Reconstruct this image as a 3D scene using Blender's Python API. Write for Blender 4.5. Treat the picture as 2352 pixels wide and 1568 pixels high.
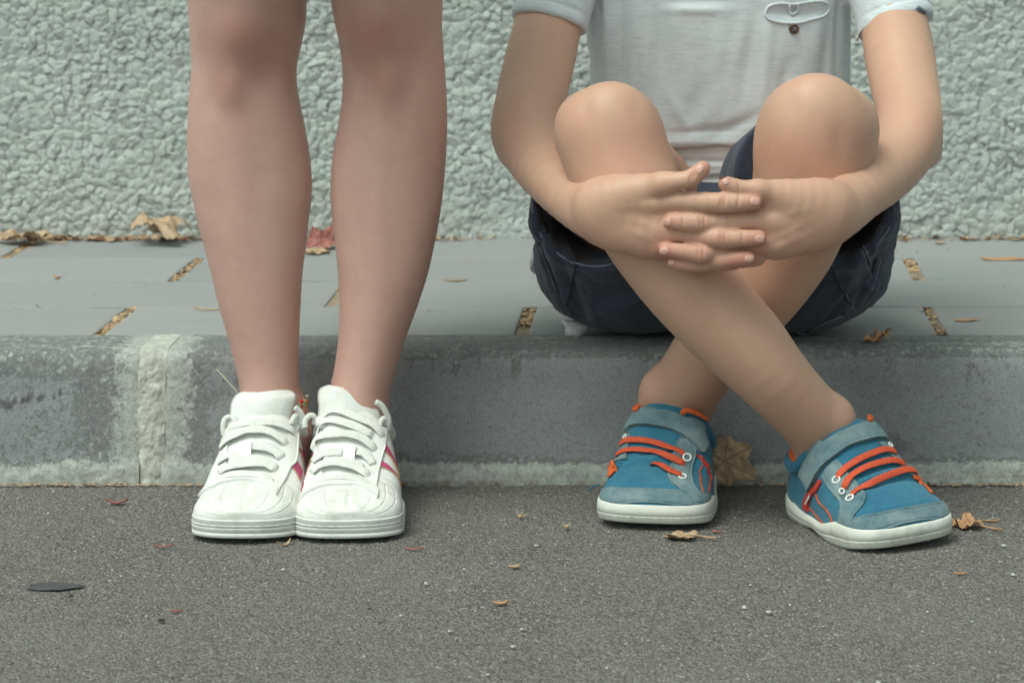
import bpy, bmesh, math, random
import numpy as np
from mathutils import Vector, Matrix, noise
from mathutils.bvhtree import BVHTree

S = bpy.context.scene
for _o in list(bpy.data.objects):
    bpy.data.objects.remove(_o, do_unlink=True)
COL = S.collection
random.seed(7)
RNG = np.random.default_rng(7)

# ------------------------------------------------------------------ camera
CAMH = 0.63
FPX, CX, CY = 6400.0, 1560.0, -330.0        # long lens, optical axis off the crop's centre (shift lens)
cam_data = bpy.data.cameras.new('camera')
cam_data.sensor_width = 36.0
cam_data.lens = 36.0 * FPX / 2352.0
cam_data.shift_x = (1176.0 - CX) / 2352.0
cam_data.shift_y = -(784.0 - CY) / 2352.0
cam_data.clip_start = 0.1
cam_data.clip_end = 200.0
cam_data.dof.use_dof = True
cam_data.dof.focus_distance = 2.57
cam_data.dof.aperture_fstop = 13.0
cam = bpy.data.objects.new('camera', cam_data)
cam.location = (0, 0, CAMH)
cam.rotation_euler = (math.radians(90), 0, 0)
COL.objects.link(cam)
S.camera = cam

# ------------------------------------------------------------------ overcast daylight
SUN_EL, SUN_AZ = math.radians(62), math.radians(-150)
world = bpy.data.worlds.new('World')
S.world = world
world.use_nodes = True
wn = world.node_tree
wn.nodes.clear()
w_out = wn.nodes.new('ShaderNodeOutputWorld')
w_bg = wn.nodes.new('ShaderNodeBackground')
w_sky = wn.nodes.new('ShaderNodeTexSky')
w_sky.sky_type = 'NISHITA'
w_sky.sun_disc = False
w_sky.sun_elevation = SUN_EL
w_sky.sun_rotation = math.radians(200)
w_sky.air_density = 1.0
w_sky.dust_density = 4.0
w_bw = wn.nodes.new('ShaderNodeRGBToBW')
w_mix = wn.nodes.new('ShaderNodeMix')
w_mix.data_type = 'RGBA'
w_mix.inputs[0].default_value = 0.86
w_mul = wn.nodes.new('ShaderNodeMix')
w_mul.data_type = 'RGBA'
w_mul.blend_type = 'MULTIPLY'
w_mul.inputs[0].default_value = 1.0
w_mul.inputs[7].default_value = (0.87, 1.0, 0.925, 1)
wn.links.new(w_sky.outputs[0], w_bw.inputs[0])
wn.links.new(w_sky.outputs[0], w_mix.inputs[6])
wn.links.new(w_bw.outputs[0], w_mix.inputs[7])
wn.links.new(w_mix.outputs[2], w_mul.inputs[6])
wn.links.new(w_mul.outputs[2], w_bg.inputs[0])
wn.links.new(w_bg.outputs[0], w_out.inputs[0])
w_bg.inputs[1].default_value = 0.12

sun_data = bpy.data.lights.new('sun', 'SUN')
sun_data.energy = 0.7
sun_data.angle = math.radians(28)
sun_data.color = (1.0, 0.97, 0.88)
sun = bpy.data.objects.new('sun', sun_data)
_d = Vector((0.30, 0.36, -0.88)).normalized()       # light travels: from high, behind-left of the camera
sun.rotation_euler = _d.to_track_quat('-Z', 'Y').to_euler()
COL.objects.link(sun)
w_sky.sun_elevation = math.asin(-_d.z)
w_sky.sun_rotation = math.atan2(-_d.x, -_d.y)

S.view_settings.view_transform = 'Standard'
S.view_settings.look = 'None'
S.view_settings.exposure = 0.82
S.view_settings.gamma = 1.0
S.view_settings.use_curve_mapping = False
S.cycles.max_bounces = 6

# ------------------------------------------------------------------ helpers
def W(px, py, Y):
    return Vector(((px - CX) * Y / FPX, Y, CAMH - (py - CY) * Y / FPX))

def tag(o, label=None, cat=None, group=None, kind=None):
    if label: o['label'] = label
    if cat: o['category'] = cat
    if group: o['group'] = group
    if kind: o['kind'] = kind
    return o

def empty(name, loc=(0, 0, 0)):
    o = bpy.data.objects.new(name, None)
    o.location = loc
    o.empty_display_size = 0.05
    COL.objects.link(o)
    return o

def link_mesh(name, me, mats, parent=None):
    o = bpy.data.objects.new(name, me)
    if not isinstance(mats, (list, tuple)): mats = [mats]
    for m in mats: me.materials.append(m)
    COL.objects.link(o)
    if parent is not None:
        o.parent = parent
        o.matrix_parent_inverse = world_mx(parent).inverted()
    return o

def world_mx(o):
    m = Matrix.LocRotScale(o.location, o.rotation_euler, o.scale)
    if o.parent is not None:
        return world_mx(o.parent) @ o.matrix_parent_inverse @ m
    return m

def np_mesh(name, V, Fq, smooth=True, attrs=None):
    V = np.asarray(V, dtype=np.float64); Fq = np.asarray(Fq, dtype=np.int32)
    me = bpy.data.meshes.new(name)
    k = Fq.shape[1]
    me.vertices.add(len(V)); me.vertices.foreach_set('co', V.astype(np.float32).ravel())
    me.loops.add(Fq.size); me.loops.foreach_set('vertex_index', Fq.ravel())
    me.polygons.add(len(Fq))
    me.polygons.foreach_set('loop_start', np.arange(0, Fq.size, k, dtype=np.int32))
    me.polygons.foreach_set('loop_total', np.full(len(Fq), k, dtype=np.int32))
    me.update(calc_edges=True)
    me.validate()
    if smooth: me.polygons.foreach_set('use_smooth', np.ones(len(me.polygons), dtype=bool))
    if attrs:
        for an, arr in attrs.items():
            a = me.attributes.new(an, 'FLOAT', 'POINT')
            a.data.foreach_set('value', np.asarray(arr, dtype=np.float32))
    me.update()
    return me

def grid_faces(nu, nv, wrap_u=False, wrap_v=False, flip=False):
    iu = np.arange(nu if wrap_u else nu - 1); iv = np.arange(nv if wrap_v else nv - 1)
    I, J = np.meshgrid(iu, iv, indexing='ij')
    a = I * nv + J; b = ((I + 1) % nu) * nv + J; c = ((I + 1) % nu) * nv + (J + 1) % nv; d = I * nv + (J + 1) % nv
    F = np.stack([a, b, c, d], -1).reshape(-1, 4)
    return F[:, ::-1] if flip else F

def catmull(P, n):
    P = np.asarray(P, dtype=float)
    m = len(P)
    ts = np.linspace(0, m - 1, n)
    i = np.clip(np.floor(ts).astype(int), 0, m - 2); t = (ts - i)[:, None]
    p0 = P[np.maximum(i - 1, 0)]; p1 = P[i]; p2 = P[i + 1]; p3 = P[np.minimum(i + 2, m - 1)]
    return 0.5 * ((2 * p1) + (-p0 + p2) * t + (2 * p0 - 5 * p1 + 4 * p2 - p3) * t * t + (-p0 + 3 * p1 - 3 * p2 + p3) * t ** 3)

def sstep(a, b, x):
    t = np.clip((x - a) / (b - a), 0, 1)
    return t * t * (3 - 2 * t)

# value noise in numpy
_perm = np.random.default_rng(3).random(4096 * 4)
def vnoise(x, y, z=0.0):
    x, y, z = np.broadcast_arrays(np.asarray(x, float), np.asarray(y, float), np.asarray(z, float))
    xi, yi, zi = np.floor(x).astype(np.int64), np.floor(y).astype(np.int64), np.floor(z).astype(np.int64)
    fx, fy, fz = x - xi, y - yi, z - zi
    fx, fy, fz = [f * f * (3 - 2 * f) for f in (fx, fy, fz)]
    def h(a, b, c): return _perm[(a * 7919 + b * 104729 + c * 1299709) % 16384]
    r = 0
    for dx in (0, 1):
        for dy in (0, 1):
            for dz in (0, 1):
                r = r + h(xi + dx, yi + dy, zi + dz) * (fx if dx else 1 - fx) * (fy if dy else 1 - fy) * (fz if dz else 1 - fz)
    return r * 2 - 1

def fbm(x, y, z=0.0, oct=4):
    r = 0; a = 1; s = 0
    for k in range(oct):
        r = r + a * vnoise(x * 2 ** k + 17 * k, y * 2 ** k + 5 * k, np.asarray(z) * 2 ** k); s += a; a *= 0.55
    return r / s

# ------------------------------------------------------------------ materials
def new_mat(name):
    m = bpy.data.materials.new(name)
    m.use_nodes = True
    nt = m.node_tree
    return m, nt, nt.nodes['Principled BSDF']

class NG:
    """small helper to wire nodes"""
    def __init__(s, nt): s.nt = nt
    def n(s, t, **kw):
        nd = s.nt.nodes.new(t)
        for k, v in kw.items(): setattr(nd, k, v)
        return nd
    def set(s, sock, v):
        if hasattr(v, 'is_output') or isinstance(v, bpy.types.NodeSocket): s.nt.links.new(v, sock)
        else: sock.default_value = v
    def coord(s, scale=(1, 1, 1)):
        g = s.n('ShaderNodeTexCoord'); mp = s.n('ShaderNodeMapping')
        mp.inputs['Scale'].default_value = scale
        s.nt.links.new(g.outputs['Object'], mp.inputs[0]); return mp.outputs[0]
    def noise(s, vec, scale, detail=4, rough=0.55):
        nd = s.n('ShaderNodeTexNoise'); s.set(nd.inputs['Vector'], vec)
        nd.inputs['Scale'].default_value = scale; nd.inputs['Detail'].default_value = detail; nd.inputs['Roughness'].default_value = rough
        return nd.outputs['Fac']
    def voro(s, vec, scale, feature='F1', out='Distance'):
        nd = s.n('ShaderNodeTexVoronoi'); nd.feature = feature; s.set(nd.inputs['Vector'], vec)
        nd.inputs['Scale'].default_value = scale
        return nd.outputs[out]
    def ramp(s, fac, a, b, ca=(0, 0, 0, 1), cb=(1, 1, 1, 1)):
        nd = s.n('ShaderNodeValToRGB'); s.set(nd.inputs[0], fac)
        e = nd.color_ramp.elements; e[0].position = a; e[1].position = b; e[0].color = ca; e[1].color = cb
        return nd.outputs[0]
    def mix(s, fac, a, b, mode='MIX'):
        nd = s.n('ShaderNodeMix'); nd.data_type = 'RGBA'; nd.blend_type = mode
        s.set(nd.inputs[0], fac)
        for k, v in ((6, a), (7, b)):
            if isinstance(v, tuple) and len(v) == 3: v = v + (1,)
            s.set(nd.inputs[k], v)
        return nd.outputs[2]
    def math(s, op, a, b=0.0, clamp=False):
        nd = s.n('ShaderNodeMath'); nd.operation = op; nd.use_clamp = clamp
        s.set(nd.inputs[0], a); s.set(nd.inputs[1], b); return nd.outputs[0]
    def attr(s, name):
        nd = s.n('ShaderNodeAttribute'); nd.attribute_name = name; return nd.outputs['Fac']
    def bump(s, h, strength, dist, normal=None):
        nd = s.n('ShaderNodeBump'); s.set(nd.inputs['Height'], h)
        nd.inputs['Strength'].default_value = strength; nd.inputs['Distance'].default_value = dist
        if normal is not None: s.set(nd.inputs['Normal'], normal)
        return nd.outputs[0]
    def rand(s):
        return s.n('ShaderNodeObjectInfo').outputs['Random']

def simple(name, c, rough=0.6, var=0.12, scale=60, bump=0.0, bscale=400, bdist=0.001, spec=0.4, grime=None):
    m, nt, b = new_mat(name); g = NG(nt); v = g.coord()
    f = g.noise(v, scale, 5)
    hi = tuple(min(1, x * (1 + var)) for x in c); lo = tuple(x * (1 - var) for x in c)
    col = g.mix(g.ramp(f, .3, .7), lo, hi)
    if grime:
        gf = g.math('MULTIPLY', g.ramp(g.noise(v, grime[2], 6, .7), .48, .72), grime[1])
        col = g.mix(gf, col, grime[0])
    g.set(b.inputs['Base Color'], col)
    b.inputs['Roughness'].default_value = rough
    b.inputs['Specular IOR Level'].default_value = spec
    if bump: g.set(b.inputs['Normal'], g.bump(g.noise(v, bscale, 4, .6), bump, bdist))
    return m

def mat_asphalt():
    m, nt, b = new_mat('asphalt'); g = NG(nt); v = g.coord()
    vc = g.voro(v, 400, out='Color'); vd = g.voro(v, 400)
    grey = g.n('ShaderNodeSeparateColor'); g.set(grey.inputs[0], vc)
    stones = g.ramp(grey.outputs[0], .05, .95, (0.116, 0.109, 0.100, 1), (0.325, 0.308, 0.278, 1))
    spec = g.ramp(grey.outputs[1], .968, .985)
    col = g.mix(spec, stones, (0.36, 0.35, 0.32))
    binder = g.ramp(vd, .35, .75)
    col = g.mix(g.math('MULTIPLY', binder, .45), col, (0.105, 0.096, 0.090))
    big = g.ramp(g.noise(v, 5, 6, .62), .34, .68)
    col = g.mix(g.math('MULTIPLY', big, .45), col, (0.262, 0.256, 0.232))
    brown = g.ramp(g.noise(v, 30, 5, .7), .58, .75)
    col = g.mix(g.math('MULTIPLY', brown, .25), col, (0.13, 0.105, 0.085))
    pit = g.ramp(g.noise(v, 210, 3, .6), .30, .40, (1, 1, 1, 1), (0, 0, 0, 1))
    col = g.mix(g.math('MULTIPLY', pit, .7), col, (0.06, 0.055, 0.052))
    g.set(b.inputs['Base Color'], col)
    b.inputs['Roughness'].default_value = .88
    b.inputs['Specular IOR Level'].default_value = .3
    h = g.math('ADD', g.math('MULTIPLY', g.ramp(vd, .0, .7, (1, 1, 1, 1), (0, 0, 0, 1)), .8), g.math('MULTIPLY', g.noise(v, 900, 3, .6), .5))
    h = g.math('ADD', h, g.math('MULTIPLY', g.noise(v, 130, 5, .7), 1.8))
    g.set(b.inputs['Normal'], g.bump(h, 1.0, .0030))
    return m

def mat_concrete():
    m, nt, b = new_mat('kerb_concrete'); g = NG(nt); v = g.coord()
    f = g.ramp(g.noise(v, 12, 7, .65), .3, .7)
    col = g.mix(f, (0.215, 0.228, 0.242), (0.305, 0.318, 0.326))
    fine = g.voro(v, 900, out='Color'); sp = g.n('ShaderNodeSeparateColor'); g.set(sp.inputs[0], fine)
    col = g.mix(g.math('MULTIPLY', sp.outputs[0], .45), col, (0.40, 0.40, 0.405))
    col = g.mix(g.math('MULTIPLY', g.ramp(g.noise(v, 260, 4, .7), .5, .7), .5), col, (0.15, 0.15, 0.155))
    col = g.mix(g.math('MULTIPLY', g.ramp(sp.outputs[1], .965, .98), .45), col, (0.34, 0.33, 0.30))
    col = g.mix(g.math('MULTIPLY', g.ramp(sp.outputs[2], .965, .98), .5), col, (0.05, 0.05, 0.05))
    # lime crust, dirt and rust lines have shapes of their own stored on the surface
    ln = g.math('ADD', g.attr('lime'), g.math('MULTIPLY', g.math('SUBTRACT', g.noise(v, 120, 10, .85), .5), 2.3))
    lime = g.ramp(ln, .44, .72)
    col = g.mix(g.math('MULTIPLY', lime, .88), col, g.mix(g.ramp(g.noise(v, 160, 5, .7), .35, .65), (0.33, 0.345, 0.32), (0.58, 0.60, 0.55)))
    dk = g.ramp(g.math('ADD', g.attr('soot'), g.math('MULTIPLY', g.math('SUBTRACT', g.noise(v, 130, 6, .7), .5), .55)), .42, .66)
    col = g.mix(g.math('MULTIPLY', dk, .7), col, (0.07, 0.07, 0.078))
    ru = g.ramp(g.math('ADD', g.attr('rust'), g.math('MULTIPLY', g.math('SUBTRACT', g.noise(v, 50, 6, .7), .5), 1.3)), .5, .8)
    col = g.mix(g.math('MULTIPLY', ru, .75), col, (0.21, 0.125, 0.065))
    g.set(b.inputs['Base Color'], col)
    b.inputs['Roughness'].default_value = .9
    b.inputs['Specular IOR Level'].default_value = .25
    h = g.math('ADD', g.noise(v, 480, 4, .7), g.math('MULTIPLY', g.noise(v, 70, 5, .6), 1.2))
    h = g.math('ADD', h, g.math('MULTIPLY', lime, g.math('MULTIPLY', g.noise(v, 200, 5, .8), 1.6)))
    g.set(b.inputs['Normal'], g.bump(h, .9, .0013))
    return m

def mat_paver():
    m, nt, b = new_mat('paving_slab_concrete'); g = NG(nt); v = g.coord()
    vs = g.coord((4, 60, 60))
    f = g.ramp(g.noise(vs, 3.0, 6, .65), .25, .75)
    r = g.rand()
    base = g.mix(r, (0.270, 0.295, 0.292), (0.350, 0.372, 0.362))
    col = g.mix(g.math('MULTIPLY', f, .6), base, (0.225, 0.225, 0.235))
    col = g.mix(g.math('MULTIPLY', g.ramp(g.noise(v, 7, 4, .6), .4, .65), .35), col, (0.33, 0.305, 0.30))
    st = g.ramp(g.noise(vs, 9.0, 5, .75), .62, .76)
    col = g.mix(g.math('MULTIPLY', st, .5), col, (0.42, 0.44, 0.42))
    dk = g.ramp(g.noise(g.coord((14, 90, 60)), 2.0, 6, .75), .66, .74)
    col = g.mix(g.math('MULTIPLY', dk, .55), col, (0.12, 0.11, 0.10))
    g.set(b.inputs['Base Color'], col)
    b.inputs['Roughness'].default_value = .72
    b.inputs['Specular IOR Level'].default_value = .35
    g.set(b.inputs['Normal'], g.bump(g.noise(vs, 14, 5, .7), .4, .0015))
    return m

def mat_render_wall():
    m, nt, b = new_mat('white_roughcast_paint'); g = NG(nt); v = g.coord()
    f = g.ramp(g.noise(v, 6, 6, .6), .3, .7)
    col = g.mix(f, (0.425, 0.462, 0.434), (0.500, 0.532, 0.506))
    col = g.mix(g.math('MULTIPLY', g.ramp(g.noise(v, 220, 3, .6), .5, .75), .2), col, (0.52, 0.57, 0.53))
    # darker tone in the gaps between the pebbles, broken up by noise
    d = g.math('MULTIPLY', g.attr('crevice'), g.ramp(g.noise(v, 35, 5, .6), .25, .6))
    col = g.mix(g.math('MULTIPLY', d, .6), col, (0.19, 0.185, 0.17))
    mo = g.ramp(g.noise(v, 3.3, 4, .6), .52, .7)
    col = g.mix(g.math('MULTIPLY', mo, .12), col, (0.30, 0.35, 0.28))
    g.set(b.inputs['Base Color'], col)
    b.inputs['Roughness'].default_value = .75
    g.set(b.inputs['Normal'], g.bump(g.noise(v, 500, 4, .6), .35, .0008))
    return m

def mat_skin(name, base, deep, sss=0.07):
    m, nt, b = new_mat(name); g = NG(nt); v = g.coord()
    f = g.ramp(g.noise(v, 22, 5, .6), .3, .7)
    lo = tuple(x * .93 for x in base)
    col = g.mix(f, lo, base)
    blot = g.ramp(g.noise(v, 75, 4, .65), .45, .75)
    col = g.mix(g.math('MULTIPLY', blot, .16), col, deep)
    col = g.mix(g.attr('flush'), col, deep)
    dirt = g.ramp(g.voro(v, 190, out='Distance'), .02, .06, (1, 1, 1, 1), (0, 0, 0, 1))
    col = g.mix(g.math('MULTIPLY', g.math('MULTIPLY', dirt, g.ramp(g.noise(v, 30, 2), .6, .7)), .3), col, (deep[0] * .7, deep[1] * .6, deep[2] * .6))
    g.set(b.inputs['Base Color'], col)
    g.set(b.inputs['Roughness'], g.math('ADD', .35, g.math('MULTIPLY', g.noise(v, 260, 4, .7), .18)))
    b.inputs['Specular IOR Level'].default_value = .38
    b.inputs['Subsurface Weight'].default_value = sss
    b.inputs['Subsurface Radius'].default_value = (1.0, 0.35, 0.2)
    b.inputs['Subsurface Scale'].default_value = 0.006
    h = g.math('ADD', g.voro(v, 1100), g.math('MULTIPLY', g.noise(v, 170, 6, .7), 1.6))
    g.set(b.inputs['Normal'], g.bump(h, .24, .0006))
    return m

def mat_fabric(name, c, c2, scale=1400, rough=.9, heather=0.0, streak=(60, 60, 300), bump=.5, wear=None, weave=1.0):
    m, nt, b = new_mat(name); g = NG(nt); v = g.coord()
    col = g.mix(g.ramp(g.noise(v, 25, 5, .6), .3, .7), c, c2)
    if heather:
        hs = g.noise(g.coord(streak), 3.0, 6, .7)
        col = g.mix(g.math('MULTIPLY', g.ramp(hs, .48, .70), heather), col, tuple(x * .55 for x in c))
    wv = g.n('ShaderNodeTexWave'); wv.wave_type = 'BANDS'; wv.bands_direction = 'DIAGONAL'
    g.set(wv.inputs['Vector'], v); wv.inputs['Scale'].default_value = scale / 6; wv.inputs['Distortion'].default_value = 1.5
    col = g.mix(g.math('MULTIPLY', wv.outputs['Fac'], .16 * weave), col, tuple(x * .6 for x in c))
    if wear:
        e = g.attr('edge')
        col = g.mix(g.math('MULTIPLY', g.math('MULTIPLY', e, g.ramp(g.noise(v, 260, 4, .7), .35, .6)), .8), col, wear)
    g.set(b.inputs['Base Color'], col)
    b.inputs['Roughness'].default_value = rough
    b.inputs['Specular IOR Level'].default_value = .15
    b.inputs['Sheen Weight'].default_value = .15
    h = g.math('ADD', g.math('MULTIPLY', wv.outputs['Fac'], weave), g.math('MULTIPLY', g.noise(v, 500, 4, .7), 1.4))
    g.set(b.inputs['Normal'], g.bump(h, bump, .0006))
    return m

def mat_leaf(name, c, c2):
    m, nt, b = new_mat(name); g = NG(nt); v = g.coord()
    col = g.mix(g.ramp(g.noise(v, 40, 6, .7), .3, .7), c, c2)
    col = g.mix(g.attr('vein'), col, tuple(x * .55 for x in c))
    g.set(b.inputs['Base Color'], col)
    b.inputs['Roughness'].default_value = .65
    b.inputs['Subsurface Weight'].default_value = .0
    g.set(b.inputs['Normal'], g.bump(g.math('ADD', g.noise(v, 300, 4, .6), g.attr('vein')), .5, .0008))
    return m

M = {}
M['asphalt'] = mat_asphalt()
M['kerb'] = mat_concrete()
M['paver'] = mat_paver()
M['wall'] = mat_render_wall()
M['mortar'] = simple('mortar', (0.50, 0.51, 0.46), .9, .25, 60, .9, 300, .0015, .2, ((0.22, 0.19, 0.15), .55, 110))
M['bedding'] = simple('sandy_bedding', (0.34, 0.275, 0.195), .95, .35, 120, 1.0, 500, .002, .2)
M['litter'] = simple('leaf_crumbs', (0.40, 0.275, 0.165), .85, .5, 150, .5, 400, .001, .2)
M['litter_dark'] = simple('dark_litter', (0.17, 0.085, 0.05), .85, .4, 150, .5, 400, .001, .2)
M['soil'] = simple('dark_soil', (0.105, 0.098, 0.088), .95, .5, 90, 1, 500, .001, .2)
M['pale_grit'] = simple('pale_grit', (0.50, 0.50, 0.46), .8, .2, 200)
M['girl_skin'] = mat_skin('fair_skin', (0.61, 0.372, 0.312), (0.42, 0.180, 0.145))  # fair base tone, redder where the flush mask is set
M['boy_skin'] = mat_skin('tanned_skin', (0.60, 0.362, 0.258), (0.52, 0.225, 0.175))
M['nail'] = simple('fingernail', (0.64, 0.36, 0.29), .3, .05, 60, 0, 1, 1, .5)
M['leather'] = simple('white_leather', (0.76, 0.77, 0.74), .45, .03, 40, .25, 700, .0006, .4, ((0.60, 0.59, 0.52), .45, 55))
M['rubber'] = simple('white_rubber', (0.74, 0.75, 0.71), .6, .05, 50, .5, 900, .0006, .35, ((0.42, 0.41, 0.36), .55, 45))
M['lace'] = simple('white_cotton_lace', (0.72, 0.73, 0.69), .9, .08, 300, .8, 1400, .0006, .1, ((0.55, 0.54, 0.48), .35, 70))
M['pink'] = simple('pink_synthetic', (0.46, 0.070, 0.16), .5, .1, 80, .2, 500, .0004)
M['gold'] = simple('gold_stitch', (0.45, 0.33, 0.14), .6)
M['canvas'] = mat_fabric('teal_canvas', (0.026, 0.145, 0.238), (0.048, 0.195, 0.285), 1500, .85, .35, (60, 60, 60), bump=.7, weave=.25)
M['suede'] = mat_fabric('worn_suede', (0.080, 0.160, 0.195), (0.250, 0.330, 0.340), 900, .95, .35, (40, 40, 40), .8, wear=(0.07, 0.09, 0.09), weave=0.0)
M['orange'] = simple('orange_elastic', (0.60, 0.095, 0.045), .75, .12, 400, .5, 1500, .0005, .2)
M['lining'] = simple('orange_lining', (0.62, 0.13, 0.045), .9, .2, 200, .4, 900, .0006, .1)
M['redtag'] = simple('red_tag', (0.50, 0.05, 0.035), .7, .1, 200)
M['eyelet'] = simple('white_eyelet', (0.78, 0.80, 0.78), .35)
M['bsole'] = simple('scuffed_white_sole', (0.68, 0.69, 0.63), .6, .07, 30, .5, 500, .0006, .3, ((0.33, 0.32, 0.27), .5, 38))
M['shirt'] = mat_fabric('grey_heather_jersey', (0.60, 0.66, 0.70), (0.68, 0.73, 0.755), 1700, .95, .50, (22, 22, 260), .35, weave=.4)
M['under'] = mat_fabric('white_jersey', (0.72, 0.74, 0.76), (0.78, 0.79, 0.80), 1700, .95, .0)
M['denim'] = mat_fabric('navy_cotton_twill', (0.036, 0.046, 0.074), (0.062, 0.076, 0.112), 1300, .95, .5, (70, 90, 70), .7, wear=(0.13, 0.15, 0.19), weave=0.0)
M['stitch'] = simple('navy_stitching', (0.17, 0.20, 0.25), .8, .3, 300, .5, 900, .0004)
M['button'] = simple('brown_horn_button', (0.10, 0.055, 0.03), .3, .4, 200)
M['tan_leaf'] = mat_leaf('tan_dry_leaf', (0.38, 0.255, 0.155), (0.52, 0.375, 0.245))
M['brown_leaf'] = mat_leaf('brown_dry_leaf', (0.40, 0.215, 0.105), (0.52, 0.31, 0.17))
M['red_leaf'] = mat_leaf('red_leaf', (0.30, 0.10, 0.085), (0.38, 0.155, 0.125))
M['dark_leaf'] = mat_leaf('dark_wet_leaf', (0.055, 0.055, 0.060), (0.085, 0.082, 0.085))
M['added_shade_skirt'] = mat_fabric('added_skirt_dark_cotton', (0.03, 0.035, 0.05), (0.04, 0.045, 0.06))  # dark cloth for the added skirt that shades the knees

# ------------------------------------------------------------------ setting: ground
KY = 2.80          # kerb face
KH = 0.132         # kerb height
WY = 3.64          # wall face
def build_ground():
    xs = np.concatenate([np.linspace(-40, -1.3, 12)[:-1], np.linspace(-1.3, 0.75, 340), np.linspace(0.75, 40, 12)[1:]])
    ys = np.concatenate([np.linspace(-40, 2.0, 12)[:-1], np.linspace(2.0, KY + .03, 150)])
    X, Y = np.meshgrid(xs, ys, indexing='ij')
    near = sstep(-1.4, -1.2, X) * (1 - sstep(.7, .85, X)) * sstep(1.8, 2.05, Y)
    Z = near * (0.0014 * fbm(X * 9, Y * 9) + 0.0007 * fbm(X * 70, Y * 70, 1, 3)) - 0.0012
    me = np_mesh('ground', np.stack([X, Y, Z], -1).reshape(-1, 3), grid_faces(len(xs), len(ys)))
    o = link_mesh('ground', me, M['asphalt']); tag(o, kind='structure')
build_ground()

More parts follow.
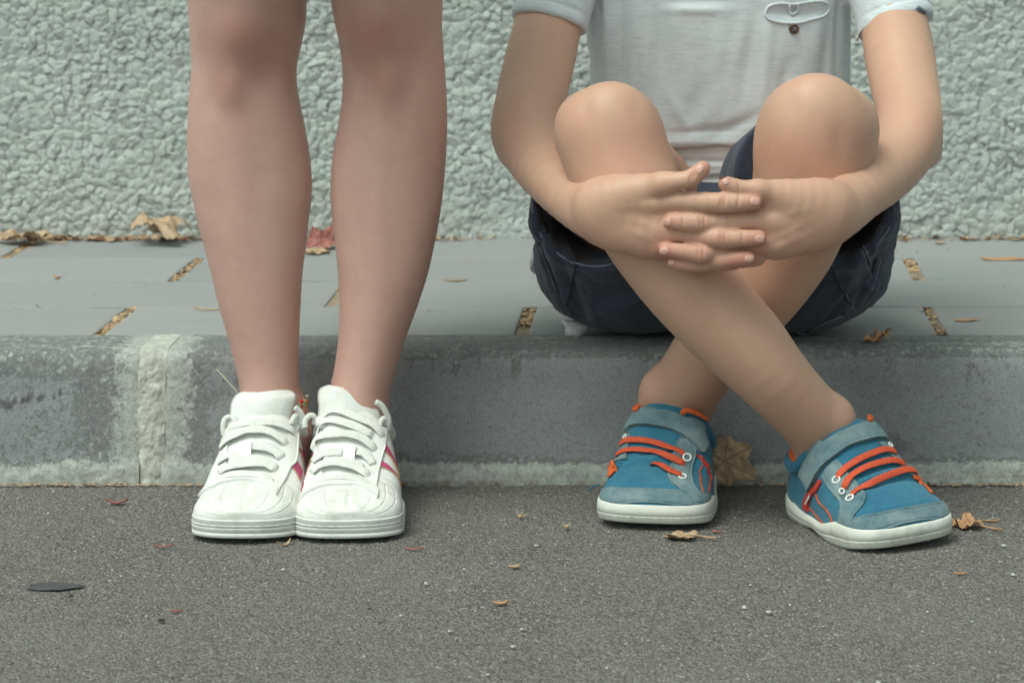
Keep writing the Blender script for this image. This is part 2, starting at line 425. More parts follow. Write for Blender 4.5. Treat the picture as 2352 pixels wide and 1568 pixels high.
def kerb_profile():
    # (y offset back from face, z) bottom -> top -> back
    P = [(0.0, -0.02), (0.0, 0.0), (0.002, 0.03), (0.004, 0.06), (0.007, 0.09), (0.009, 0.110), (0.0115, 0.121), (0.017, 0.128), (0.027, 0.1312), (0.06, 0.132), (0.098, 0.132)]
    return catmull(P, 64)
def build_kerb():
    root = empty('kerb', (-.3, KY, 0)); tag(root, kind='structure')
    prof = kerb_profile()
    jx0, jx1 = W(320, 950, KY).x, W(370, 950, KY).x
    spans = [(-1.80, jx0), (jx1, 0.62), (0.632, 1.6)]
    for a, b in spans:
        n = int((b - a) / 0.0035)
        xs = np.linspace(a, b, n)
        X = np.repeat(xs[:, None], len(prof), 1); Yo = np.repeat(prof[None, :, 0], n, 0); Z = np.repeat(prof[None, :, 1], n, 0)
        rough = fbm(X * 28, (Z + Yo) * 28, 3, 4)
        edge = np.exp(-((Z - .122) / .016) ** 2)
        lip = sstep(.03, .0, np.abs(Z - 0.006))
        chip = np.clip(fbm(X * 22, X * 0 + 5, 2, 4) - .15, 0, 1) * edge
        Yn = KY + Yo - .0012 * rough + chip * .006
        Zn = Z - chip * .004 + .0007 * fbm(X * 60, Yo * 60, 8, 3) * edge
        # crumbling crust at the foot of the face
        foot = sstep(.026, .012, Z + .006 * fbm(X * 18, X * 0, 4, 3)) * (Z > -.01)
        Yn = Yn - foot * (.0035 + .002 * fbm(X * 90, Z * 90, 2, 3))
        # end rounding at the joints
        for e in (a, b):
            r = sstep(.007, 0, np.abs(X - e) + .004 * fbm(X * 0 + e, Z * 60, 3, 4)); Yn = Yn + r * .0010; Zn = Zn - r * .0004 * (Z > .1)
        jc = (jx0 + jx1) / 2
        dl = np.abs(X - jc)
        lime = .80 * np.exp(-(dl / .045) ** 2) + .34 * np.exp(-(dl / .13) ** 2)
        left = X < jc
        lime = np.maximum(lime, np.where(left, .62 * sstep(jc - .16, jc - .03, X) , 0))
        lime = np.maximum(lime, np.where(left, .60 * sstep(.082, .108, Z + .012 * fbm(X * 7, 0 * X, 1)), 0))
        lime = np.maximum(lime, .72 * foot + .46 * sstep(.040, .02, Z + .010 * fbm(X * 10, 0 * X, 6)) * (Z > 0))
        lime = np.maximum(lime, .66 * sstep(.118, .126, Z + .003 * fbm(X * 14, Yo * 90, 1)) * (.85 + .5 * fbm(X * 3, Yo * 60, 2)))
        lime = np.maximum(lime, .50 * sstep(.05, .125, Z + .02 * fbm(X * 60, 0 * X, 3)) * sstep(.15, .5, fbm(X * 45, Z * 4, 8)))
        lime = np.maximum(lime, np.where(left, .30 + .22 * fbm(X * 6, Z * 14, 11), 0))
        sp = .62 * np.exp(-((X - W(1030, 0, KY).x) / .05) ** 2) * sstep(.085, .115, Z) * (vnoise(X * 160, 0 * X, 3) * .5 + .6)
        sp2 = .5 * np.exp(-((X - W(2200, 0, KY).x) / .12) ** 2) * sstep(.08, .11, Z) * (vnoise(X * 120, 0 * X, 7) * .5 + .5)
        lime = np.maximum(lime, np.maximum(sp, sp2))
        lime = np.maximum(lime, .55 * np.exp(-((X - W(2050, 0, KY).x) / .03) ** 2) * np.exp(-((Z - .035) / .02) ** 2))
        # rubber scuff of a tyre, left
        sx = (X - W(0, 0, KY).x) / (W(270, 0, KY).x - W(0, 0, KY).x)
        zl = .088 + .018 * np.clip(sx, -.6, 1.2) ** 1.3 if False else .078 + .022 * np.clip(sx, -.6, 1.2)
        soot = np.exp(-((Z - zl - .002 * vnoise(X * 300, 1, 1)) / (.0078)) ** 2) * (sx < 1.05) * (.56 + .50 * vnoise((X + .25 * Z) * 420, Z * 20, 1)) * sstep(1.05, .5, sx)
        soot = np.maximum(soot, .32 * sstep(.112, .10, Z) * np.clip(fbm(X * 5, Z * 9, 9) + .1, 0, 1))
        rust = .72 * sstep(.010, .003, Z) * (Z > -.005) * (.6 + .5 * fbm(X * 6, 0 * X, 3))
        V = np.stack([X, Yn, Zn], -1).reshape(-1, 3)
        me = np_mesh('kerb_stone', V, grid_faces(n, len(prof)), attrs={'lime': lime.ravel(), 'soot': soot.ravel(), 'rust': rust.ravel()})
        # the back edge turns down behind the top
        bm = bmesh.new(); bm.from_mesh(me)
        be = [e for e in bm.edges if e.is_boundary and all(v.co.y > KY + .096 for v in e.verts)]
        g = bmesh.ops.extrude_edge_only(bm, edges=be)
        bmesh.ops.translate(bm, verts=[v for v in g['geom'] if isinstance(v, bmesh.types.BMVert)], vec=(0, 0, -.12))
        bm.to_mesh(me); bm.free()
        link_mesh('kerb_stone', me, M['kerb'], root)
    # mortar joint, a proud rough rib between the stones
    n = 34
    prof = catmull(prof, 150)
    xs = np.linspace(jx0 - .003, jx1 + .003, n)
    X = np.repeat(xs[:, None], len(prof), 1); Yo = np.repeat(prof[None, :, 0], n, 0); Z = np.repeat(prof[None, :, 1], n, 0)
    t = (X - jx0 + .003) / (jx1 - jx0 + .006)
    up = sstep(.128, .108, Z)
    tt = t + .16 * fbm(Z * 60, Yo * 60, 3, 4)
    hump = .45 + .55 * sstep(.0, .22, tt) * (1 - sstep(.76, 1.0, tt))
    Yn = KY + Yo + .0016 - (.0030 + .0018 * fbm(X * 70, Z * 50, 5, 4) + .0012 * fbm(X * 260, Z * 260, 2, 2)) * hump * (.45 + .55 * up)
    Zn = Z + .0008 * hump * (1 - up)
    me = np_mesh('mortar_joint', np.stack([X, Yn, Zn], -1).reshape(-1, 3), grid_faces(n, len(prof)))
    link_mesh('mortar_joint', me, M['mortar'], root)
    xs2 = np.array([0.62, .632])
    V = [(0.618, KY + .006, -.01), (.634, KY + .006, -.01), (.634, KY + .016, .12), (.618, KY + .016, .12), (.618, KY + .03, .128), (.634, KY + .03, .128), (.618, KY + .098, .129), (.634, KY + .098, .129)]
    me = np_mesh('mortar_joint', V, [(0, 1, 2, 3), (3, 2, 5, 4), (4, 5, 7, 6)], False)
    link_mesh('mortar_joint', me, M['mortar'], root)
build_kerb()

# ------------------------------------------------------------------ pavement of long concrete slabs
Y0 = KY + .0985
ROW = 0.1885
def slab_mesh(L, D, seed):
    r = np.random.default_rng(seed)
    nx, ny = 60, 22
    bw = .0025
    def ax(n, Ls): return np.concatenate([[0, .3 * bw, bw], np.linspace(bw * 2, Ls - 2 * bw, n - 6), [Ls - bw, Ls - .3 * bw, Ls]])
    xs, ys = ax(nx, L), ax(ny, D)
    X, Y = np.meshgrid(xs, ys, indexing='ij')
    e = np.minimum(np.minimum(X, L - X), np.minimum(Y, D - Y))
    off = r.random(2) * 50
    chip = np.clip(fbm((X + off[0]) * 60, (Y + off[1]) * 60, 0, 3) - .25, 0, 1) * sstep(.006, 0, e)
    Z = -0.0011 * (1 - np.clip(e / bw, 0, 1)) ** 2 - .003 * chip + .0004 * fbm((X + off[0]) * 15, (Y + off[1]) * 60, 0, 4)
    V = np.stack([X - L / 2, Y - D / 2, Z], -1).reshape(-1, 3)
    me = np_mesh('paving_slab', V, grid_faces(nx, ny))
    bm = bmesh.new(); bm.from_mesh(me)
    be = [x for x in bm.edges if x.is_boundary]
    g = bmesh.ops.extrude_edge_only(bm, edges=be)
    bmesh.ops.translate(bm, verts=[v for v in g['geom'] if isinstance(v, bmesh.types.BMVert)], vec=(0, 0, -.03))
    bm.to_mesh(me); bm.free()
    me.materials.append(M['paver'])
    return me
def build_pavement():
    root = empty('pavement', (0, 3.2, KH)); tag(root, kind='structure')
    JW = 0.0125; SP = 0.4394; L = SP - JW; D = ROW - .0042
    meshes = [slab_mesh(L, D, k) for k in range(5)]
    # joint x positions measured per row (slab boundaries)
    def jx(px, py, Yr): return (px - CX) * Yr / FPX
    rows = []
    for r in range(4):
        yc = Y0 + ROW * (r + .5)
        pj = [(1207, 735), (780, 672), (430, 617), (52, 575)][r]
        rows.append((yc, (pj[0] - CX) * yc / FPX))
    for r, (yc, x0) in enumerate(rows):
        for k in range(-4, 6):
            xc = x0 + (k + .5) * SP
            if xc < -2.0 or xc > 1.8: continue
            me = meshes[(r * 3 + k * 2 + 20) % 5]
            o = bpy.data.objects.new('paving_slab', me); COL.objects.link(o)
            o.parent = root; o.matrix_parent_inverse = world_mx(root).inverted()
            o.location = (xc + random.uniform(-.0015, .0015), yc, KH + random.uniform(-.0012, .0006))
            o.rotation_euler = (random.uniform(-.002, .002), random.uniform(-.0012, .0012), random.uniform(-.001, .001) + (math.pi if (r + k) % 2 else 0))
    # bedding under the joints: coarse sheet
    xs = np.linspace(-2.2, 2.0, 900); ys = np.linspace(Y0 - .012, WY + .03, 150)
    X, Y = np.meshgrid(xs, ys, indexing='ij')
    Z = KH - .0034 + .0010 * fbm(X * 60, Y * 60, 0, 3)
    me = np_mesh('joint_bedding', np.stack([X, Y, Z], -1).reshape(-1, 3), grid_faces(len(xs), len(ys)))
    o = link_mesh('joint_bedding', me, M['bedding'], root); tag(o, kind='stuff')
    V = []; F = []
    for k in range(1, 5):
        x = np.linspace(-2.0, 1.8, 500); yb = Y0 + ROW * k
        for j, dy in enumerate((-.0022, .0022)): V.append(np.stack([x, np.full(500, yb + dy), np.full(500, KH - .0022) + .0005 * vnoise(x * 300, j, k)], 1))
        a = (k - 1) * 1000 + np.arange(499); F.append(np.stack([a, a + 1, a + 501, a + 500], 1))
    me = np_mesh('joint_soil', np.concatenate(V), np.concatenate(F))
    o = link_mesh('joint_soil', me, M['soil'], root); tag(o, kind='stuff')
    return rows
ROWS = build_pavement()

# ------------------------------------------------------------------ roughcast wall
def build_wall():
    root = empty('roughcast_wall', (-.2, WY, KH)); tag(root, 'white painted pebble roughcast wall running behind the pavement', 'wall')
    x0, x1, z0, z1 = -1.45, 0.95, KH - .012, .60
    h = 0.0017
    xs = np.arange(x0, x1, h); zs = np.arange(z0, z1, h)
    X, Z = np.meshgrid(xs, zs, indexing='ij')
    # warp so that the pebbles are uneven
    wx = X + .0016 * fbm(X * 60, Z * 60, 1, 2) + .004 * fbm(X * 12, Z * 12, 4, 2)
    wz = Z + .0013 * fbm(X * 60, Z * 60, 7, 2) + .003 * fbm(X * 12, Z * 12, 9, 2)
    cw, ch = .0118, .0094
    gi = np.floor(wx / cw).astype(int); gj = np.floor(wz / ch).astype(int)
    d1 = np.full(X.shape, 9.); d2 = np.full(X.shape, 9.); idh = np.zeros(X.shape); tx = np.zeros(X.shape); tz = np.zeros(X.shape)
    hs = lambda a, b, k: _perm[(a * 7919 + b * 104729 + k * 15485863) % 16384]
    for di in (-1, 0, 1):
        for dj in (-1, 0, 1):
            a, b = gi + di, gj + dj
            sx = (a + .5 + .8 * (hs(a, b, 1) - .5)) * cw; sz = (b + .5 + .8 * (hs(a, b, 2) - .5)) * ch
            an = hs(a, b, 3) * 3.14; st = .75 + .7 * hs(a, b, 4)
            ux, uz = wx - sx, wz - sz
            p = ux * np.cos(an) + uz * np.sin(an); q = -ux * np.sin(an) + uz * np.cos(an)
            sz_ = .72 + .7 * hs(a, b, 5)
            d = np.sqrt((p / st) ** 2 + (q * st) ** 2) / sz_
            m1 = d < d1
            d2 = np.where(m1, d1, np.minimum(d2, d))
            idh = np.where(m1, hs(a, b, 6), idh); tx = np.where(m1, (hs(a, b, 7) - .5) * ux, tx); tz = np.where(m1, (hs(a, b, 8) - .35) * uz, tz)
            d1 = np.where(m1, d, d1)
    gap = d2 - d1
    smoothness = sstep(-.2, .45, fbm(X * 9, Z * 9, 3, 3))           # where render smothers the stones
    width = .0040
    round_ = np.sqrt(np.clip(1 - (1 - np.clip(gap / width, 0, 1)) ** 2, 0, 1))
    amp = (.0014 + .0015 * idh) * (1.0 - .60 * smoothness * (idh > .30))
    dome = np.sqrt(np.clip(1 - (d1 / .0092) ** 2, 0, 1))
    H = (.40 * round_ + .75 * dome * np.clip(gap / .0012, 0, 1) ** .5) * amp + 0.45 * tx + 0.5 * tz + .0007 * fbm(X * 150, Z * 150, 2, 2) + .003 * fbm(X * 14, Z * 14, 6, 3)
    miss = (idh < .10)
    H = np.where(miss, H - .0014, H)
    crev = np.clip(1.15 - gap / .0020, 0, 1) * (1 - .6 * smoothness) + miss * .2
    Y = WY - H
    me = np_mesh('pebble_dash', np.stack([X, Y, Z], -1).reshape(-1, 3), grid_faces(len(xs), len(zs)), attrs={'crevice': np.clip(crev, 0, 1).ravel()})
    o = link_mesh('pebble_dash', me, M['wall'], root); tag(o, kind='stuff')
    bm = bmesh.new()
    for (a, b, c, d) in ((-6, -1.449, 0, 2.4), (.949, 6, 0, 2.4), (-1.449, .949, .599, 2.4)):
        mm = bmesh.ops.create_cube(bm, size=1)
        bmesh.ops.scale(bm, verts=mm['verts'], vec=(b - a, .3, d - c)); bmesh.ops.translate(bm, verts=mm['verts'], vec=((a + b) / 2, WY + .148, (c + d) / 2))
    mm = bmesh.ops.create_cube(bm, size=1)
    bmesh.ops.scale(bm, verts=mm['verts'], vec=(2.398, .26, .599)); bmesh.ops.translate(bm, verts=mm['verts'], vec=(-.25, WY + .165, .2995))
    me = bpy.data.meshes.new('wall_body'); bm.to_mesh(me); bm.free()
    link_mesh('wall_body', me, M['wall'], root)
build_wall()

# ------------------------------------------------------------------ implicit surfaces for bodies and clothes
class Field:
    def __init__(s, lo, hi, h):
        s.lo = np.array(lo, float); s.h = h
        s.n = np.ceil((np.array(hi, float) - s.lo) / h).astype(int) + 1
        s.F = np.full(s.n, 1.0, np.float32)
        s.ax = [(s.lo[k] + h * np.arange(s.n[k])).astype(np.float32) for k in range(3)]
    def win(s, lo, hi):
        a = np.clip(np.floor((np.array(lo) - s.lo) / s.h).astype(int), 0, s.n)
        b = np.clip(np.ceil((np.array(hi) - s.lo) / s.h).astype(int) + 1, 0, s.n)
        sl = tuple(slice(a[k], b[k]) for k in range(3))
        if any(a[k] >= b[k] for k in range(3)): return None, None
        X = s.ax[0][sl[0]][:, None, None]; Y = s.ax[1][sl[1]][None, :, None]; Z = s.ax[2][sl[2]][None, None, :]
        return sl, (X, Y, Z)
    def put(s, d, sl, k, op='add'):
        a = s.F[sl]
        if op == 'add':
            if k > 0:
                h = np.clip(k - np.abs(a - d), 0, None) / k
                s.F[sl] = np.minimum(a, d) - h * h * k * .25
            else: s.F[sl] = np.minimum(a, d)
        else:
            d = -d
            if k > 0:
                h = np.clip(k - np.abs(a - d), 0, None) / k
                s.F[sl] = np.maximum(a, d) + h * h * k * .25
            else: s.F[sl] = np.maximum(a, d)
    def chain(s, st, k=.01, u=(0, 1, 0), n=None, op='add', seg_k=.0015):
        """st: list of (x,y,z,ra,rb): ra radius across (perpendicular to u), rb radius along u. The whole chain is unioned first."""
        st = np.asarray(st, float)
        if st.shape[1] == 4: st = np.concatenate([st, st[:, 3:4]], 1)
        if n: st = catmull(st, n)
        R = st[:, 3:].max(); mg = R * 1.25 + k + .004
        sl, P = s.win(st[:, :3].min(0) - mg, st[:, :3].max(0) + mg)
        if sl is None: return
        X, Y, Z = P
        sub = np.full(tuple(q.stop - q.start for q in sl), 1.0, np.float32)
        base = np.array([q.start for q in sl])
        u0 = np.array(u, float)
        for i in range(len(st) - 1):
            a, b = st[i, :3], st[i + 1, :3]
            ab = b - a; L2 = max(ab @ ab, 1e-12); t_ = ab / math.sqrt(L2)
            uu = u0 - (u0 @ t_) * t_; uu /= max(np.linalg.norm(uu), 1e-6)
            vv = np.cross(t_, uu)
            r1, r2 = st[i, 3:], st[i + 1, 3:]
            rm = max(r1.max(), r2.max()) * 1.25 + .006 + seg_k
            sl2, P2 = s.win(np.minimum(a, b) - rm, np.maximum(a, b) + rm)
            if sl2 is None: continue
            l0 = [max(sl2[q].start, sl[q].start) for q in range(3)]; l1 = [min(sl2[q].stop, sl[q].stop) for q in range(3)]
            if any(l0[q] >= l1[q] for q in range(3)): continue
            dx = s.ax[0][l0[0]:l1[0]][:, None, None] - np.float32(a[0]); dy = s.ax[1][l0[1]:l1[1]][None, :, None] - np.float32(a[1]); dz = s.ax[2][l0[2]:l1[2]][None, None, :] - np.float32(a[2])
            t = np.clip((dx * ab[0] + dy * ab[1] + dz * ab[2]) / L2, 0, 1).astype(np.float32)
            qx = dx - t * ab[0]; qy = dy - t * ab[1]; qz = dz - t * ab[2]
            ra = r1[0] + (r2[0] - r1[0]) * t; rb = r1[1] + (r2[1] - r1[1]) * t; rm_ = np.minimum(ra, rb)
            cu = qx * uu[0] + qy * uu[1] + qz * uu[2]; cv = qx * vv[0] + qy * vv[1] + qz * vv[2]; ct = qx * t_[0] + qy * t_[1] + qz * t_[2]
            d = (np.sqrt((cu / rb) ** 2 + (cv / ra) ** 2 + (ct / rm_) ** 2) - 1) * rm_
            sub_sl = tuple(slice(l0[q] - base[q], l1[q] - base[q]) for q in range(3))
            A = sub[sub_sl]
            if seg_k > 0:
                h = np.clip(seg_k - np.abs(A - d), 0, None) / seg_k
                sub[sub_sl] = np.minimum(A, d) - h * h * seg_k * .25
            else: sub[sub_sl] = np.minimum(A, d)
        s.put(sub, sl, k, op)
    def ell(s, c, r, k=.01, rot=None, op='add'):
        c = np.array(c, float); r = np.array(r, float)
        mg = r.max() * 1.3 + k + .004
        sl, P = s.win(c - mg, c + mg)
        if sl is None: return
        X, Y, Z = P[0] - c[0], P[1] - c[1], P[2] - c[2]
        if rot is not None:
            m = np.array(rot.to_matrix()).T
            X, Y, Z = m[0, 0] * X + m[0, 1] * Y + m[0, 2] * Z, m[1, 0] * X + m[1, 1] * Y + m[1, 2] * Z, m[2, 0] * X + m[2, 1] * Y + m[2, 2] * Z
        d = (np.sqrt((X / r[0]) ** 2 + (Y / r[1]) ** 2 + (Z / r[2]) ** 2) - 1) * r.min()
        s.put(d.astype(np.float32), sl, k, op)
    def cut(s, p, nrm, k=.003, region=None):
        """remove the half space on the nrm side of p"""
        nrm = np.array(nrm, float); nrm /= np.linalg.norm(nrm)
        sl, P = s.win(*(region if region else (s.lo, s.lo + s.n * s.h)))
        if sl is None: return
        d = (P[0] - p[0]) * nrm[0] + (P[1] - p[1]) * nrm[1] + (P[2] - p[2]) * nrm[2]
        s.put((-d).astype(np.float32), sl, k, 'sub')
    def mesh(s):
        F = s.F; In = F < 0
        nx, ny, nz = F.shape
        cnt = np.zeros((nx - 1, ny - 1, nz - 1), np.int8)
        for a in (0, 1):
            for b in (0, 1):
                for c in (0, 1): cnt += In[a:nx - 1 + a, b:ny - 1 + b, c:nz - 1 + c]
        act = (cnt > 0) & (cnt < 8)
        I, J, K = np.nonzero(act)
        idx = np.full(act.shape, -1, np.int32); idx[I, J, K] = np.arange(len(I))
        cor = {}
        for a in (0, 1):
            for b in (0, 1):
                for c in (0, 1): cor[a, b, c] = F[I + a, J + b, K + c].astype(np.float64)
        acc = np.zeros((len(I), 3)); w = np.zeros(len(I))
        ks = list(cor)
        for p in ks:
            for ax in range(3):
                if p[ax] == 0:
                    q = list(p); q[ax] = 1; q = tuple(q)
                    f0, f1 = cor[p], cor[q]; m = (f0 < 0) != (f1 < 0)
                    t = np.where(m, f0 / np.where(m, f0 - f1, 1), 0)
                    pos = np.array(p, float)[None].repeat(len(I), 0); pos[:, ax] = t
                    acc += pos * m[:, None]; w += m
        V = s.lo + s.h * (np.stack([I, J, K], 1) + acc / w[:, None])
        faces = []
        for ax in range(3):
            o1, o2 = [(1, 2), (2, 0), (0, 1)][ax]
            sh0 = [slice(None)] * 3; sh1 = [slice(None)] * 3; sh0[ax] = slice(0, -1); sh1[ax] = slice(1, None)
            A, B = In[tuple(sh0)], In[tuple(sh1)]
            E = A != B
            e = np.array(np.nonzero(E)).T
            ok = (e[:, o1] > 0) & (e[:, o2] > 0) & (e[:, o1] < F.shape[o1] - 1) & (e[:, o2] < F.shape[o2] - 1)
            e = e[ok]
            def cell(d1, d2):
                c = e.copy(); c[:, o1] += d1; c[:, o2] += d2
                return idx[c[:, 0], c[:, 1], c[:, 2]]
            q = np.stack([cell(-1, -1), cell(0, -1), cell(0, 0), cell(-1, 0)], 1)
            flip = ~A[e[:, 0], e[:, 1], e[:, 2]]
            q[flip] = q[flip][:, ::-1]
            faces.append(q)
        Q = np.concatenate(faces)
        Q = Q[(Q >= 0).all(1)]
        return V, Q

def adj_smooth(V, Q, it=2, lam=.5, mu=None):
    E = np.concatenate([Q[:, [0, 1]], Q[:, [1, 2]], Q[:, [2, 3]], Q[:, [3, 0]]])
    E = np.concatenate([E, E[:, ::-1]])
    n = len(V); deg = np.maximum(np.bincount(E[:, 0], minlength=n), 1)[:, None]
    for k in range(it):
        for l in ((lam,) if mu is None else (lam, mu)):
            m = np.stack([np.bincount(E[:, 0], weights=V[E[:, 1], c], minlength=n) for c in range(3)], 1) / deg
            V = V + l * (m - V)
    return V

def vnormals(V, Q):
    a, b, c, d = (V[Q[:, k]] for k in range(4))
    fn = np.cross(c - a, d - b)
    N = np.zeros_like(V)
    for k in range(4):
        for j in range(3): N[:, j] += np.bincount(Q[:, k], weights=fn[:, j], minlength=len(V))
    return N / np.maximum(np.linalg.norm(N, axis=1), 1e-12)[:, None]

def proj(V):
    return CX + FPX * V[:, 0] / V[:, 1], CY + FPX * (CAMH - V[:, 2]) / V[:, 1]

def pst(lst):
    """stations given as (px, py, depth, radius_px, depth_radius_m)"""
    out = []
    for px, py, Y, r, rd in lst:
        p = W(px, py, Y); out.append((p.x, p.y, p.z, r * Y / FPX, rd))
    return out

def gauss(px, py, x, y, sx, sy, rot=0):
    c, s_ = math.cos(rot), math.sin(rot)
    a = (px - x) * c + (py - y) * s_; b = -(px - x) * s_ + (py - y) * c
    return np.exp(-(a / sx) ** 2 - (b / sy) ** 2)

# ------------------------------------------------------------------ the standing girl: legs
def interp_edges(tab, y):
    tab = np.array(tab, float)
    from_y = tab[:, 0]
    res = []
    for c in (1, 2):
        # smooth interpolation through the traced points
        xs = tab[:, c]
        i = np.clip(np.searchsorted(from_y, y) - 1, 0, len(tab) - 2)
        t = (y - from_y[i]) / (from_y[i + 1] - from_y[i])
        m = np.gradient(xs, from_y)
        hgt = from_y[i + 1] - from_y[i]
        res.append((2 * t ** 3 - 3 * t ** 2 + 1) * xs[i] + (t ** 3 - 2 * t ** 2 + t) * hgt * m[i] + (-2 * t ** 3 + 3 * t ** 2) * xs[i + 1] + (t ** 3 - t ** 2) * hgt * m[i + 1])
    return res

LEG_L = [(-1000, 330, 745), (-800, 345, 742), (-400, 395, 738), (-150, 428, 715), (0, 433, 704), (49, 436, 702), (99, 439, 693), (148, 441, 682), (191, 438, 681), (237, 434, 688), (297, 431, 700), (356, 431, 710), (412, 434, 715), (461, 444, 714), (516, 456, 707), (560, 468, 703), (620, 484, 695), (700, 503, 690), (790, 529, 686), (850, 544, 685), (895, 552, 690), (930, 552, 706), (980, 550, 715), (1060, 552, 712)]
LEG_R = [(-1000, 745, 1120), (-800, 742, 1110), (-400, 738, 1065), (-150, 748, 1030), (0, 761, 1017), (49, 769, 1015), (109, 781, 1018), (165, 787, 1022), (211, 787, 1025), (280, 778, 1027), (346, 766, 1025), (412, 760, 1020), (461, 760, 1015), (514, 765, 1007), (560, 770, 998), (620, 776, 985), (700, 780, 960), (780, 777, 931), (850, 767, 910), (895, 758, 897), (930, 757, 893), (980, 757, 893), (1060, 758, 893)]
def girl_leg(tab, side, yb):
    n, m = 300, 128
    ys = np.linspace(tab[0][0], tab[-1][0], n)
    xl, xr = interp_edges(tab, ys)
    # depth profiles: front line and back line as Y offsets from yb
    dp = np.array([(-1000, -.105, .085), (-400, -.082, .075), (-150, -.066, .062), (0, -.060, .052), (66, -.058, .046), (150, -.049, .047), (220, -.045, .054), (300, -.044, .062), (400, -.042, .066), (500, -.040, .060), (600, -.038, .048), (700, -.036, .038), (800, -.034, .032), (870, -.034, .034), (930, -.042, .040), (1060, -.062, .045)])
    fr = np.interp(ys, dp[:, 0], dp[:, 1]); bk = np.interp(ys, dp[:, 0], dp[:, 2])
    ker = np.ones(13) / 13
    fr = np.convolve(np.pad(fr, 6, 'edge'), ker, 'valid'); bk = np.convolve(np.pad(bk, 6, 'edge'), ker, 'valid')
    th = np.linspace(0, 2 * np.pi, m, endpoint=False)
    Yc = yb
    hw = (xr - xl) / 2 * Yc / FPX; xc = ((xl + xr) / 2 - CX) * Yc / FPX; z = CAMH - (ys - CY) * Yc / FPX
    S_, C_ = np.sin(th)[None], np.cos(th)[None]
    # front half is a little pointed over the shin, back half full
    shin = sstep(180, 330, ys) * (1 - sstep(760, 880, ys))
    cf = np.sign(C_) * np.abs(C_) ** 1.0
    X = xc[:, None] + hw[:, None] * S_ * (1 - .0 * C_)
    Y = Yc + np.where(C_ > 0, fr[:, None], -bk[:, None]) * cf
    Y = np.where(C_ > 0, Y + .006 * shin[:, None] * (1 - np.abs(S_)) * 0, Y)
    # medial side flattened over the shin bone
    px = CX + FPX * X / Yc; py = np.repeat(ys[:, None], m, 1)
    front = np.clip(C_, 0, 1) ** .5 * np.ones_like(X)
    B = lambda x, y, sx, sy, a, r=0: gauss(px, py, x, y, sx, sy, r) * a * front
    if side < 0:
        d = B(572, 70, 66, 66, .0075) + B(548, 195, 36, 46, .0040) - B(640, 150, 42, 62, .0055, .5) - B(486, 120, 24, 70, .0040) - B(665, 50, 30, 80, .0030) \
            - B(575, -50, 60, 30, .003) - B(505, 215, 22, 55, .0022) + B(560, 430, 30, 230, .0010, -.04) - B(615, 420, 34, 220, .0010) + B(480, 400, 30, 160, .0007)
        fl = .60 * gauss(px, py, 572, 62, 66, 72) + .35 * gauss(px, py, 540, 190, 45, 60) + .25 * gauss(px, py, 640, 130, 60, 90)
    else:
        d = B(885, 55, 72, 66, .0072) + B(905, 185, 38, 46, .0038) - B(822, 140, 30, 66, .0060, -.5) - B(975, 115, 26, 70, .0040) - B(806, 30, 22, 80, .0030) \
            - B(880, -60, 60, 30, .003) - B(950, 200, 24, 55, .0020) + B(880, 430, 32, 230, .0009, .03) - B(835, 430, 32, 220, .0011) + B(960, 400, 34, 160, .0007)
        fl = .60 * gauss(px, py, 885, 55, 78, 76) + .35 * gauss(px, py, 905, 185, 55, 70) + .3 * gauss(px, py, 840, 100, 50, 90)
    ank = B(690 if side < 0 else 765, 905, 14, 22, .0)
    Y = Y - d + .0006 * fbm(X * 30, z[:, None] * 16, side, 3)
    fl = fl * front + .10 * (fbm(px * .02, py * .012, 3 + side, 3) + .2)
    fl = fl + .16 * sstep(560, 900, py) * front
    V = np.stack([X, Y, np.repeat(z[:, None], m, 1)], -1).reshape(-1, 3)
    F = grid_faces(n, m, wrap_v=True, flip=False)
    return V, F, np.clip(fl, 0, 1).ravel()

girl = empty('person', (-.35, 2.66, 0))
tag(girl, 'standing person with bare legs in white lace-up sneakers, shown from the knees down', 'person')
def build_girl():
    parts = [girl_leg(LEG_L, -1, 2.722), girl_leg(LEG_R, 1, 2.722)]
    V = []; F = []; A = []; o = 0
    for v, f, a in parts:
        V.append(v); F.append(f + o); A.append(a); o += len(v)
    # hips above the frame join the thighs
    me = np_mesh('body', np.concatenate(V), np.concatenate(F), attrs={'flush': np.concatenate(A)})
    link_mesh('body', me, M['girl_skin'], girl)
    # added skirt, unseen above the frame, put there to shade the knees
    n, m = 40, 96
    th = np.linspace(0, 2 * np.pi, m, endpoint=False)
    V = []
    for i in range(n):
        t = i / (n - 1)
        z = .585 + t * .36
        rx = .185 - .055 * t + (.010 * np.sin(th * 9) * (1 - t)); ry = .145 - .045 * t + (.010 * np.sin(th * 9) * (1 - t))
        V.append(np.stack([-.325 + rx * np.cos(th), 2.70 + ry * np.sin(th), np.full(m, z)], -1))
    Vo = np.concatenate(V); Vi = Vo.copy(); Vi[:, 0] = -.325 + (Vi[:, 0] + .325) * .985; Vi[:, 1] = 2.7 + (Vi[:, 1] - 2.7) * .985
    F1 = grid_faces(n, m, wrap_v=True); F2 = grid_faces(n, m, wrap_v=True, flip=True) + n * m
    a = np.arange(m); b = (a + 1) % m
    rim = np.stack([a, b, b + n * m, a + n * m], 1)
    me = np_mesh('added_shade_skirt', np.concatenate([Vo, Vi]), np.concatenate([F1, F2, rim]))
    link_mesh('added_shade_skirt', me, M['added_shade_skirt'], girl)
build_girl()

# ------------------------------------------------------------------ the seated boy
boy = empty('person', (.034, 2.9, KH))
tag(boy, 'seated person in grey t-shirt and navy shorts hugging crossed bare legs, blue shoes', 'person')

